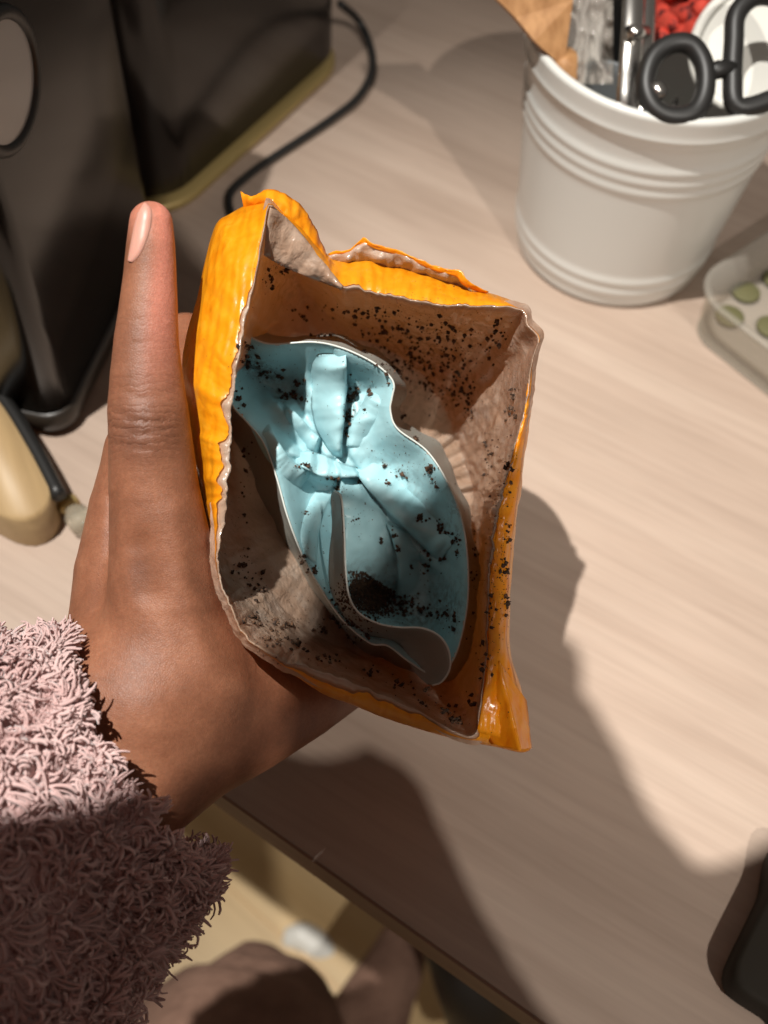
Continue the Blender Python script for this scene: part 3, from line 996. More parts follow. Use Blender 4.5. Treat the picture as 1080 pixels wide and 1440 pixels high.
def fold(A, B, hA, hB, bulge, n=60, m=14, seed=0, pw=0.8):
    a = spline(np.array([(x, y, 0) for x, y in A], float), n); b = spline(np.array([(x, y, 0) for x, y in B], float), n)
    V_ = []
    taper = np.sin(np.linspace(0.16, 1, n) * math.pi / 2)
    ha = np.interp(np.linspace(0, 1, n), np.linspace(0, 1, len(hA)), hA); hb = np.interp(np.linspace(0, 1, n), np.linspace(0, 1, len(hB)), hB)
    end = sstep(0, 0.16, np.linspace(0, 1, n)) * sstep(1.0, 0.9, np.linspace(0, 1, n))
    ha, hb = ha * end - 0.0012 * (1 - end), hb * end - 0.0012 * (1 - end)
    da, db = depth_at(a[:, 0], a[:, 1]) - ha, depth_at(b[:, 0], b[:, 1]) - hb
    for k in range(m + 1):
        s_ = k / m
        u_ = a[:, 0] * (1 - s_) + b[:, 0] * s_ + 1.5 * fbm(P3(a[:, 1] / 24, s_ * 2, seed), 2, seed)
        v_ = a[:, 1] * (1 - s_) + b[:, 1] * s_
        e_ = s_ ** pw
        d_ = da * (1 - e_) + db * e_ - bulge * end * math.sin(s_ ** 0.7 * math.pi) + 0.0004 * fbm(P3(u_ / 16, v_ / 16, seed), 2, seed + 4)
        V_.append(Wn(u_, v_, d_))
    # the sheet turns under at its free edge
    u_, v_ = a[:, 0] * 1.0 - (b[:, 0] - a[:, 0]) * -0.03, a[:, 1] + (b[:, 1] - a[:, 1]) * 0.03
    V_.insert(0, Wn(u_, v_, da + 0.0025 * end))
    o_ = mesh('film_fold', np.array(V_), grid_faces(m + 2, n), M_blue, pouch)
    s2 = o_.modifiers.new('thickness', 'SOLIDIFY'); s2.thickness = 0.0003
    return o_


folds = [
    fold([(488, 494), (488, 530), (485, 570), (482, 610), (481, 648)], [(434, 500), (436, 530), (439, 573), (446, 608), (474, 646)], [.006, .009, .009, .007, .004], [-.001, -.001, 0, .001, .002], .0045, seed=201),
    fold([(398, 568), (414, 578), (428, 594), (442, 608), (454, 618)], [(394, 574), (404, 596), (418, 616), (434, 632), (450, 640)], [.005, .0065, .006, .005, .004], [.001, -.001, -.001, 0, .001], .002, seed=203),
    fold([(412, 650), (436, 663), (456, 671), (482, 672), (512, 670)], [(414, 640), (432, 634), (456, 640), (482, 652), (505, 660)], [.006, .008, .0085, .008, .005], [.001, .002, .002, .002, .002], .0025, seed=205),
    fold([(378, 590), (396, 628), (418, 652), (440, 664)], [(354, 600), (368, 634), (390, 664), (420, 690)], [.003, .005, .006, .005], [-.001, -.001, -.001, -.001], .002, seed=207),
    fold([(492, 655), (515, 684), (545, 716), (580, 752), (618, 790)], [(520, 640), (548, 664), (582, 694), (612, 728), (640, 764)], [.004, .0065, .006, .004, .001], [-.001, -.001, -.001, -.001, -.001], .003, seed=209),
    fold([(484, 640), (490, 605), (504, 575), (520, 548)], [(508, 640), (520, 612), (532, 585), (540, 560)], [.003, .004, .003, .001], [-.001, -.001, -.001, -.001], .002, seed=211),
    fold([(556, 850), (560, 810), (556, 770), (540, 730)], [(585, 850), (590, 812), (590, 780), (575, 745)], [.002, .004, .004, .001], [-.001, -.001, -.001, -.001], .002, seed=213),
    fold([(470, 690), (456, 724), (446, 765), (444, 800)], [(440, 690), (428, 720), (420, 752), (424, 780)], [.006, .007, .006, .003], [-.001, -.001, -.001, -.001], .002, seed=215),
]
# outer skirt
c0 = np.array([490.0, 700.0])
Vs = []
mc = mo.copy()
nrm = np.stack([np.roll(mc[:, 1], -1) - np.roll(mc[:, 1], 1), -(np.roll(mc[:, 0], -1) - np.roll(mc[:, 0], 1))], 1)
nrm /= np.linalg.norm(nrm, axis=1)[:, None]
if (nrm * (mc[:, :2] - c0)).sum() < 0: nrm = -nrm
wd = 16 + 8 * fbm(P3(mc[:, 0] / 40, mc[:, 1] / 40, 0), 2, 91)
leftness = sstep(460, 380, mc[:, 0]) * sstep(560, 620, mc[:, 1])
wd = wd + 26 * leftness
for s in np.linspace(0, 1, 9):
    e = mc[:, :2] + nrm * (wd * s)[:, None]
    dpt = mc[:, 2] + 0.0002 + 0.034 * s ** 0.8 + 0.002 * s * fbm(P3(mc[:, 0] / 30, mc[:, 1] / 30, s), 2, 93)
    Vs.append(Wn(e[:, 0], e[:, 1], dpt))
mesh('outer_face', np.array(Vs), grid_faces(9, 400, False, True), M_blueback, pouch)
pts = Wn(mo[:, 0], mo[:, 1], mo[:, 2] - 0.0002)
v, f = tube(pts, 0.00034, 6, True)
mesh('rim_edge', v, f, M_bead, pouch)
# near flap that curls over towards the lower right corner
K = [(470, 690, .3485), (480, 700, .3440), (484, 745, .3405), (486, 800, .3375), (491, 838, .3355), (505, 862, .3345), (530, 876, .3340), (560, 882, .3340), (592, 883, .3342), (616, 893, .3350), (630, 912, .3362), (633, 938, .3375), (622, 958, .3392), (608, 964, .341)]
K2 = [(466, 698, .353), (468, 740, .353), (464, 780, .353), (464, 820, .352), (473, 848, .352), (488, 872, .352), (510, 889, .352), (534, 897, .352), (556, 902, .352), (566, 914, .3515), (572, 926, .351), (580, 940, .350), (592, 954, .3485), (600, 962, .3465)]
fl = strip('near_flap', K, K2, M_blueback, pouch, n=110, m=12, seed=13, amp=0.0004, curl=-0.0015, jagv=0.0)
kk = spline(np.array(K, float), 110)
v, f = tube(Wn(kk[:, 0], kk[:, 1], kk[:, 2] - 0.0003), 0.00034, 6)
mesh('rim_edge', v, f, M_bead, pouch)

# ------------------------------------------------------------------ coffee grounds
bpy.context.view_layer.update()


def bvh(objs):
    vs, fs, n = [], [], 0
    for o in objs:
        loc = rootloc(o)
        for vv in o.data.vertices: vs.append(Vector(vv.co) + Vector(loc))
        for p in o.data.polygons: fs.append([k + n for k in p.vertices])
        n = len(vs)
    return BVHTree.FromPolygons(vs, fs)


T_all = bvh([o for o in list(bag.children) + list(pouch.children) if o.type == 'MESH'])
T_blue = bvh([inn, fl] + folds)


def grain(mb, p, nrm, r):
    """an irregular crumb: a jittered octahedron"""
    base = np.array([(1, 0, 0), (-1, 0, 0), (0, 1, 0), (0, -1, 0), (0, 0, 1), (0, 0, -1)], float)
    base = base * (0.7 + 0.6 * rng.random((6, 1))) * (1, 0.8, 0.7)
    q = np.linalg.qr(rng.normal(size=(3, 3)))[0]
    v = base @ q * r + np.asarray(p) + np.asarray(nrm) * r * 0.4
    mb.add(v, [(0, 2, 4), (2, 1, 4), (1, 3, 4), (3, 0, 4), (2, 0, 5), (1, 2, 5), (3, 1, 5), (0, 3, 5)])


GB = MB()
cpv = Vector(CP)


def drop(u, v, r, tree=T_all):
    d = Vector(W(u, v, 1) - CP).normalized()
    h = tree.ray_cast(cpv, d)
    if h[0] is None: return
    n = h[1] if h[1].dot(d) < 0 else -h[1]
    grain(GB, h[0], n, r)


def cluster(u, v, su, sv, n, r=(0.0002, 0.00105), rot=0.0, tree=T_all):
    c, s = math.cos(rot), math.sin(rot)
    for _ in range(n):
        a, b = rng.normal() * su * 0.68, rng.normal() * sv * 0.68
        big = max(0.0, 1 - math.hypot(a / (su + 1e-6), b / (sv + 1e-6)) * 0.6)
        drop(u + c * a - s * b, v + s * a + c * b, (0.00016 + (r[1] * 1.25 - 0.00016) * rng.random() ** (3.2 - 1.6 * big)), tree)
    for _ in range(int(n * 0.9)):
        a, b = rng.normal() * su * 1.5, rng.normal() * sv * 1.5
        drop(u + c * a - s * b, v + s * a + c * b, 0.00007 + 0.00014 * rng.random(), tree)


# clumps on the blue film
for c in ((420, 540, 7, 6, 26), (414, 556, 6, 5, 16), (428, 562, 4, 4, 12), (496, 556, 6, 12, 46), (492, 584, 5, 10, 30), (487, 606, 3, 8, 14), (521, 549, 4, 6, 16), (513, 577, 2, 2, 4),
          (475, 684, 5, 6, 22), (470, 672, 9, 2, 12), (424, 655, 12, 3, 14), (505, 676, 3, 4, 8), (565, 668, 7, 5, 18), (603, 660, 6, 6, 18), (612, 680, 4, 5, 10), (545, 680, 3, 4, 7), (540, 655, 2, 2, 4),
          (500, 726, 6, 4, 9), (430, 722, 5, 3, 8), (428, 785, 5, 7, 16), (440, 802, 6, 5, 14), (552, 748, 4, 6, 8), (536, 763, 3, 3, 5), (590, 730, 9, 5, 20), (622, 742, 8, 10, 24), (562, 772, 5, 5, 9),
          (645, 760, 4, 20, 24), (600, 860, 24, 10, 40), (630, 870, 14, 14, 30), (350, 508, 10, 8, 30), (372, 525, 16, 9, 45), (345, 488, 8, 4, 16), (400, 556, 6, 8, 18), (565, 585, 4, 5, 10), (585, 620, 5, 4, 10),
          (455, 472, 14, 2, 18), (535, 512, 14, 4, 16), (470, 868, 14, 6, 26), (492, 880, 12, 6, 26), (508, 895, 14, 5, 24), (520, 885, 10, 5, 18)):
    cluster(*c)
cluster(560, 660, 60, 40, 70, (0.00012, 0.0003))
cluster(490, 720, 60, 50, 50, (0.00012, 0.00032))
# the heap at the bottom of the pouch
for _ in range(2600):
    u, v = 520 + rng.normal() * 19, 836 + rng.normal() * 14
    if v > 792 + (u - 490) * 0.62: drop(u, v, 0.0003 + 0.0005 * rng.random(), T_blue)
for c in ((600, 800, 18, 26, 40), (575, 850, 14, 16, 60)): cluster(*c)
# the liner
for c in ((560, 470, 42, 20, 80), (590, 500, 30, 24, 90), (620, 470, 30, 18, 50), (560, 520, 24, 14, 60), (640, 500, 26, 24, 60), (520, 440, 40, 10, 50), (640, 545, 22, 24, 60), (660, 560, 10, 26, 50),
          (600, 540, 16, 14, 50), (400, 380, 14, 6, 24), (380, 400, 8, 14, 18), (430, 440, 40, 12, 20), (700, 480, 16, 24, 30), (720, 560, 8, 30, 30), (690, 640, 14, 30, 36), (716, 660, 6, 24, 24),
          (708, 800, 6, 30, 26), (712, 850, 4, 20, 22), (712, 740, 5, 24, 12), (690, 860, 6, 30, 16), (680, 930, 9, 24, 20), (668, 800, 8, 50, 36),
          (340, 790, 14, 24, 36), (360, 830, 16, 22, 36), (352, 870, 12, 10, 26), (390, 882, 18, 8, 48), (420, 905, 14, 8, 24), (380, 900, 14, 7, 26), (460, 925, 20, 7, 20), (520, 945, 18, 7, 16),
          (560, 965, 14, 6, 12), (628, 1000, 10, 6, 26), (640, 1014, 10, 5, 20), (600, 990, 14, 6, 10), (664, 985, 7, 12, 12), (600, 975, 20, 10, 10), (350, 640, 8, 26, 16), (336, 560, 5, 20, 10), (450, 885, 10, 5, 20), (340, 700, 9, 30, 16)):
    cluster(*c)
cluster(600, 480, 90, 50, 200, (0.0001, 0.00028))
cluster(700, 760, 16, 130, 130, (0.0001, 0.0003))
cluster(400, 880, 60, 40, 130, (0.0001, 0.0003))
cg = GB.build('coffee_grounds', M_ground, None, smooth=False, kind='stuff')
tag(cg, 'dark brown coffee grounds clinging to the blue pouch and liner', 'coffee grounds')

#ENDBAG#
# ------------------------------------------------------------------ the person: hand, sleeve, legs
mm = Mat('skin', lin(150, 96, 68), 0.5, Specular_IOR_Level=0.42, Subsurface_Weight=0.18, Subsurface_Scale=0.004)
mm.b.inputs['Subsurface Radius'].default_value = (1.0, 0.35, 0.2)
pos = mm.coord()
tint = mm.attr('tint')
sep = mm.node('ShaderNodeSeparateColor'); mm.link(tint, sep.inputs[0])
blot = mm.ramp(mm.noise(pos, 70, 5, 0.6), [(0.3, lin(122, 78, 56)), (0.5, lin(136, 88, 64)), (0.72, lin(150, 100, 74))])
c = mm.mix(blot, lin(206, 132, 112), sep.outputs[0])
c = mm.mix(c, lin(92, 60, 47), sep.outputs[1])
spk = mm.ramp(mm.noise(pos, 900, 3, 0.7), [(0.4, (0.90, 0.89, 0.88, 1)), (0.62, (1.05, 1.05, 1.05, 1))])
mm.base(mm.mix(c, spk, 1.0, 'MULTIPLY'))
vor = mm.node('ShaderNodeTexVoronoi'); vor.feature = 'DISTANCE_TO_EDGE'; vor.inputs['Scale'].default_value = 1500
mm.link(pos, vor.inputs['Vector'])
b1 = mm.bump(mm.math('MINIMUM', vor.outputs['Distance'], 0.25), 0.4, 0.0004)
b2 = mm.bump(mm.noise(pos, 330, 3, 0.5, 0.3), 0.22, 0.0006, b1)
dv = mm.node('ShaderNodeVectorMath'); dv.operation = 'DOT_PRODUCT'; dv.inputs[1].default_value = tuple(UX); mm.link(pos, dv.inputs[0])
wob = mm.noise(pos, 150, 3, 0.6, 0.5)
ph_ = mm.math('ADD', mm.math('MULTIPLY', dv.outputs['Value'], 2 * math.pi / 0.0021), mm.math('MULTIPLY', wob, 16.0))
wave = mm.math('POWER', mm.math('ABSOLUTE', mm.math('SINE', mm.math('MULTIPLY', ph_, 0.5))), 0.35)
mm.bump(mm.math('MULTIPLY', wave, sep.outputs[2]), 0.36, 0.0008, b2)
M_skin = mm.m
M_nail = Mat('nail', lin(196, 142, 126), 0.42, Coat_Weight=0.12, Subsurface_Weight=0.2, Subsurface_Scale=0.003).m
mm = Mat('fleece', lin(186, 152, 146), 0.95)
mm.b.inputs['Sheen Weight'].default_value = 0.5; mm.b.inputs['Sheen Roughness'].default_value = 0.5
mm.base(mm.ramp(mm.noise(mm.coord(), 60, 3), [(0.3, lin(208, 172, 168)), (0.7, lin(228, 198, 194))]))
mm.translucent(0.22, lin(225, 185, 180))
M_fleece = mm.m
mm = Mat('brown_fabric', lin(108, 76, 62), 0.95)
mm.base(mm.ramp(mm.noise(mm.coord(), 24, 4, 0.65), [(0.3, lin(122, 92, 77)), (0.7, lin(158, 124, 106))]))
mm.bump(mm.noise(mm.coord(), 160, 3), 0.6, 0.004)
M_trouser = mm.m

PLOC = np.array([-0.12, -0.1, FZ])
person = thing('person', 'person in a pink fleece sleeve holding the orange bag, brown trousers below', 'person', PLOC)

# capsules: (u, v, depth, radius px) chains
CH = {
    'thumb': [(212.5, 314, .3085, 30.5), (212, 345, .309, 34), (211, 390, .310, 37), (209, 430, .3105, 40.5), (206, 480, .311, 45), (206, 530, .312, 50.5), (208, 575, .3135, 56), (212, 620, .315, 58), (217, 690, .318, 63), (226, 770, .322, 72), (236, 850, .326, 84), (232, 950, .328, 100)],
    'index_side': [(208, 640, .343, 60), (198, 720, .345, 72), (190, 810, .346, 84), (190, 880, .345, 92), (182, 960, .338, 92)],
    'mid_back': [(262, 900, .345, 90), (330, 870, .376, 64), (420, 870, .405, 56)],
    'heel': [(191, 1092, .326, 84), (262, 1054, .334, 80), (342, 1014, .347, 76), (418, 974, .368, 68), (478, 944, .396, 56), (536, 910, .425, 48)],
    'fill': [(200, 1000, .327, 108), (260, 965, .334, 100), (318, 950, .348, 86), (385, 935, .380, 62)],
    'arm1': [(150, 968, .330, 84), (90, 1030, .322, 92), (0, 1130, .305, 100), (-90, 1230, .29, 104)],
    'arm2': [(195, 1085, .328, 84), (130, 1150, .318, 92), (30, 1250, .302, 100), (-60, 1350, .288, 104)],
    'index': [(208, 640, .343, 56), (245, 560, .368, 48), (262, 500, .388, 40), (262, 476, .394, 36)],
    'middle': [(300, 800, .395, 50), (400, 700, .428, 44), (470, 560, .440, 40), (490, 470, .440, 34)],
    'ring': [(380, 870, .405, 50), (470, 760, .428, 44), (550, 640, .446, 38), (580, 570, .446, 32)],
    'little': [(470, 925, .42, 42), (560, 820, .428, 40), (620, 740, .44, 34), (640, 690, .44, 28)],
}
prims = []
for nm, ch in CH.items():
    pts = [(W(u, v, d), r * d / F_PX) for u, v, d, r in ch]
    for (a, ra), (b, rb) in zip(pts[:-1], pts[1:]): prims.append((nm, a, ra, b, rb))
lo = np.min([np.minimum(a - ra, b - rb) for _, a, ra, b, rb in prims], 0) - 0.006
hi = np.max([np.maximum(a + ra, b + rb) for _, a, ra, b, rb in prims], 0) + 0.006
VX = 0.0011
dims = np.ceil((hi - lo) / VX).astype(int)
ax_ = [lo[k] + VX * np.arange(dims[k]) for k in range(3)]
SD = np.full(dims, 0.05, np.float32)


def smin(a, b, k):
    h = np.clip(0.5 + 0.5 * (b - a) / k, 0, 1)
    return b + (a - b) * h - k * h * (1 - h)


chains = {}
for nm, a, ra, b, rb in prims:
    pad = max(ra, rb) + 0.014
    s0 = np.maximum(((np.minimum(a, b) - pad - lo) / VX).astype(int), 0)
    s1 = np.minimum(((np.maximum(a, b) + pad - lo) / VX).astype(int) + 2, dims)
    sl = tuple(slice(s0[k], s1[k]) for k in range(3))
    X, Y, Z = np.meshgrid(*[ax_[k][sl[k]].astype(np.float32) for k in range(3)], indexing='ij')
    d = b - a; l2 = d @ d
    t_ = np.clip(((X - a[0]) * d[0] + (Y - a[1]) * d[1] + (Z - a[2]) * d[2]) / l2, 0, 1)
    sd = np.sqrt((X - a[0] - t_ * d[0]) ** 2 + (Y - a[1] - t_ * d[1]) ** 2 + (Z - a[2] - t_ * d[2]) ** 2) - (ra + (rb - ra) * t_)
    if nm not in chains: chains[nm] = np.full(dims, 0.05, np.float32)
    chains[nm][sl] = np.minimum(chains[nm][sl], sd)
KK = {'thumb': .0035, 'index_side': .004, 'mid_back': .012, 'heel': .010, 'fill': .012, 'arm1': .010, 'arm2': .012, 'index': .003, 'middle': .004, 'ring': .004, 'little': .004}
SD = None
for nm, g in chains.items():
    SD = g if SD is None else smin(SD, g, KK[nm])


def surface_nets(S):
    ins_ = S < 0
    nx, ny, nz = S.shape
    corners = [(i, j, k) for i in (0, 1) for j in (0, 1) for k in (0, 1)]
    cnt = sum(ins_[i:nx - 1 + i, j:ny - 1 + j, k:nz - 1 + k].astype(np.int8) for i, j, k in corners)
    act = np.argwhere((cnt > 0) & (cnt < 8))
    vid = np.full((nx - 1, ny - 1, nz - 1), -1, np.int64)
    vid[act[:, 0], act[:, 1], act[:, 2]] = np.arange(len(act))
    acc = np.zeros((len(act), 3)); n = np.zeros(len(act))
    for a in corners:
        for ax in range(3):
            if a[ax]: continue
            b = list(a); b[ax] = 1
            va = S[act[:, 0] + a[0], act[:, 1] + a[1], act[:, 2] + a[2]]
            vb = S[act[:, 0] + b[0], act[:, 1] + b[1], act[:, 2] + b[2]]
            m = (va < 0) != (vb < 0)
            t = np.where(m, va / (va - vb + 1e-20), 0)
            p = np.repeat(np.array(a, float)[None], len(act), 0); p[:, ax] += t
            acc[m] += p[m]; n[m] += 1
    verts = act + acc / n[:, None]
    faces = []
    for ax in range(3):
        sl0 = [slice(1, -1)] * 3; sl0[ax] = slice(0, -1)
        sl1 = [slice(1, -1)] * 3; sl1[ax] = slice(1, None)
        e = np.argwhere(ins_[tuple(sl0)] != ins_[tuple(sl1)])
        off = np.ones(3, int); off[ax] = 0
        e = e + off
        u, w = [(1, 2), (0, 2), (0, 1)][ax]
        q = []
        for du, dw in ((-1, -1), (0, -1), (0, 0), (-1, 0)):
            c = e.copy(); c[:, u] += du; c[:, w] += dw
            q.append(vid[c[:, 0], c[:, 1], c[:, 2]])
        faces.append(np.stack(q, 1))
    f = np.concatenate(faces); f = f[(f >= 0).all(1)]
    return verts, f


hv, hf = surface_nets(SD)
hv = lo + hv * VX
# Laplacian smoothing
E_ = np.concatenate([hf[:, [0, 1]], hf[:, [1, 2]], hf[:, [2, 3]], hf[:, [3, 0]]])
E_ = np.concatenate([E_, E_[:, ::-1]])
deg = np.bincount(E_[:, 0], minlength=len(hv))[:, None]
for it in range(14):
    a = np.stack([np.bincount(E_[:, 0], hv[E_[:, 1], k], len(hv)) for k in range(3)], 1) / deg
    hv = hv + (0.6 if it % 2 == 0 else -0.55) * (a - hv)
q = hv - CP
dz = q @ FV
hu, hvv = 540 + F_PX * (q @ RX) / dz, 720 - F_PX * (q @ UX) / dz
front = dz < 0.345
# creases over the thumb joints, tendons and hollows on the back of the hand (real relief, towards the viewer)
rel = np.zeros(len(hv))
for c_, amp, w_ in (([(178, 448), (212, 452), (246, 446)], .00025, 2.2), ([(170, 486), (206, 482), (250, 488)], .00022, 2.5), ([(152, 572), (185, 590), (215, 596), (240, 588)], .0005, 3),
                    ([(152, 598), (180, 606), (205, 610), (236, 604)], .0005, 3), ([(156, 622), (182, 628), (212, 632)], .0004, 3), ([(164, 545), (195, 560), (226, 556), (250, 545)], .0003, 3),
                    ([(206, 586), (210, 612), (204, 640)], .0002, 3), ([(184, 580), (180, 612)], .0002, 3)):
    d_, _, _ = segd(hu, hvv, c_)
    rel -= amp * np.exp(-(d_ / w_) ** 2)
for c_, amp, w_ in (([(196, 770), (206, 830)], -.0016, 22), ([(256, 720), (270, 830), (300, 930)], .0016, 26), ([(290, 790), (330, 900), (380, 950)], -.0012, 24), ([(180, 900), (260, 990)], -.0010, 40),
                    ([(330, 960), (420, 990)], .0012, 30), ([(206, 600), (206, 620)], .0010, 34), ([(158, 700), (156, 780)], -.0008, 8)):
    d_, _, _ = segd(hu, hvv, c_)
    rel += amp * np.exp(-(d_ / w_) ** 2)
rel *= sstep(.352, .338, dz)
nn = np.cross(hv[hf[:, 2]] - hv[hf[:, 0]], hv[hf[:, 3]] - hv[hf[:, 1]])
pts_ = hv.copy()
hv = hv - FV * rel[:, None]
hand = mesh('hand', hv, hf, M_skin, person)
at = hand.data.color_attributes.new('tint', 'FLOAT_COLOR', 'POINT')
isth = sstep(.335, .322, dz)
pink = isth * sstep(206, 236, hu + 0.12 * (hvv - 330)) * sstep(600, 400, hvv) * 0.85 + isth * sstep(350, 300, hvv) * 0.5
dark = isth * np.exp(-(np.hypot(hu - 190, (hvv - 605) * 1.1) / 48) ** 2) * 0.6 + isth * 0.35 * np.exp(-(np.hypot((hu - 190) * 1.2, (hvv - 500) * .5) / 40) ** 2)
dark += 0.5 * np.exp(-((hu - 198) / 20) ** 2 - ((hvv - 805) / 36) ** 2)
col_ = np.zeros((len(hv), 4), np.float32); col_[:, 0] = np.clip(pink, 0, 1); col_[:, 1] = np.clip(dark, 0, 1); kn = isth * (np.exp(-((hvv - 600) / 30) ** 2) + 0.25 * np.exp(-((hvv - 452) / 9) ** 2) + 0.3 * np.exp(-((hvv - 540) / 16) ** 2) + 0.2 * np.exp(-((hvv - 488) / 8) ** 2) + 0.06) * sstep(262, 236, hu) * sstep(800, 640, hvv)
col_[:, 2] = np.clip(kn, 0, 1); col_[:, 3] = 1
at.data.foreach_set('color', col_.ravel())

# thumbnail laid on the side of the tip
T_hand = bvh([hand])


def on_hand(u, v, off):
    d = Vector(W(u, v, 1) - CP).normalized()
    h = T_hand.ray_cast(cpv, d)
    if h[0] is None: return None
    n = h[1] if h[1].dot(d) < 0 else -h[1]
    return np.array(h[0]) + np.array(n) * off


Lc = spline(np.array([(202, 288, 0), (194, 298, 0), (188.5, 315, 0), (184.5, 335, 0), (181.5, 352, 0), (180, 367, 0)], float), 16)
Rc = spline(np.array([(206, 286, 0), (214, 296, 0), (213, 316, 0), (206, 340, 0), (196, 360, 0), (186, 370, 0)], float), 16)
NV = []
for i in range(16):
    for j in range(9):
        s = j / 8
        u, v = Lc[i, :2] * (1 - s) + Rc[i, :2] * s
        p = None; k = 0
        while p is None and k < 12:
            p = on_hand(u + k, v + 0.4 * k, -0.00015 + 0.0007 * math.sin(s * math.pi) ** 0.6); k += 1
        NV.append(p)
nail = mesh('thumbnail', np.array(NV), grid_faces(16, 9), M_nail, hand)
sm = nail.modifiers.new('thickness', 'SOLIDIFY'); sm.thickness = 0.0004; sm.offset = 0
ss = nail.modifiers.new('smooth', 'SUBSURF'); ss.levels = ss.render_levels = 1

# fleece sleeve: a tapering tube along the forearm, with a rolled cuff
AX = [(174, 1060, .325), (148, 1084, .322), (74, 1134, .314), (-24, 1204, .302), (-134, 1284, .29), (-260, 1374, .275)]
cen = [W(*p) for p in AX]
tg = cen[-1] - cen[0]; tg /= np.linalg.norm(tg)
wd_ = np.array(RX * 0.66 - UX * -0.0 + 0) ; wd_ = np.array(RX * 0.47 + UX * -0.88)   # across the arm in the picture
wd_ = wd_ - tg * (wd_ @ tg); wd_ /= np.linalg.norm(wd_)
dp_ = np.cross(tg, wd_); dp_ /= np.linalg.norm(dp_)
if dp_ @ FV > 0: dp_ = -dp_                                  # towards the camera
HW = np.array([0.0385, 0.0445, 0.054, 0.060, 0.066, 0.070]); HD = np.array([0.029, 0.034, 0.037, 0.040, 0.042, 0.044])
NS, NR = 48, 56
ts = np.linspace(0, 5, NS)
cc_ = np.stack([np.interp(ts, range(6), np.array(cen)[:, k]) for k in range(3)], 1)
hw, hd_ = np.interp(ts, range(6), HW), np.interp(ts, range(6), HD)
th = np.linspace(0, 2 * math.pi, NR, endpoint=False)
SV = cc_[:, None] + (hw[:, None] * np.cos(th))[..., None] * wd_ + (hd_[:, None] * np.sin(th))[..., None] * dp_
fold = 0.0022 * fbm(P3(np.cos(th)[None] * 2 + 0 * ts[:, None], np.sin(th)[None] * 2 + 0 * ts[:, None], ts[:, None] * 1.3), 3, 101)
# the lower corner of the cuff hangs wider
hang = np.exp(-((th - 0.0) % (2 * math.pi)) ** 2 / 0.5) + np.exp(-((2 * math.pi - th) % (2 * math.pi)) ** 2 / 0.5)
SV = SV + (wd_ * 0.003) * (hang[None, :, None] * np.exp(-((ts - 0.9) / 0.8) ** 2)[:, None, None])
SV = SV + tg * (0.021 * np.maximum(0, np.sin(th)) ** 1.3)[None, :, None] * np.exp(-ts * 0.9)[:, None, None]
rn = SV - cc_[:, None]; rn /= np.linalg.norm(rn, axis=2)[..., None]
SV = SV + rn * fold[..., None]
inner = [SV[0] * (1 - k) + cc_[0] * k + tg * 0.02 * kk2 for k, kk2 in ((0.12, 0.0), (0.22, 0.2), (0.25, 1.0))]
SVV = np.concatenate([np.array(inner[::-1]), SV])
sleeve = mesh('sleeve', SVV, grid_faces(len(SVV), NR, False, True), M_fleece, person)
# tufts
TB_v, TB_f, nvt = [], [], 0
rows_ = SV


def sleeve_pt(s, a):
    i = min(int(s), NS - 2); fs = s - i
    j = a / (2 * math.pi) * NR; j0 = int(j) % NR; fj = j - int(j); j1 = (j0 + 1) % NR
    p = (rows_[i, j0] * (1 - fj) + rows_[i, j1] * fj) * (1 - fs) + (rows_[i + 1, j0] * (1 - fj) + rows_[i + 1, j1] * fj) * fs
    c = cc_[i] * (1 - fs) + cc_[i + 1] * fs
    n = p - c; n /= np.linalg.norm(n)
    tj = rows_[i, j1] - rows_[i, j0]; tj /= np.linalg.norm(tj)
    return p, n, tj


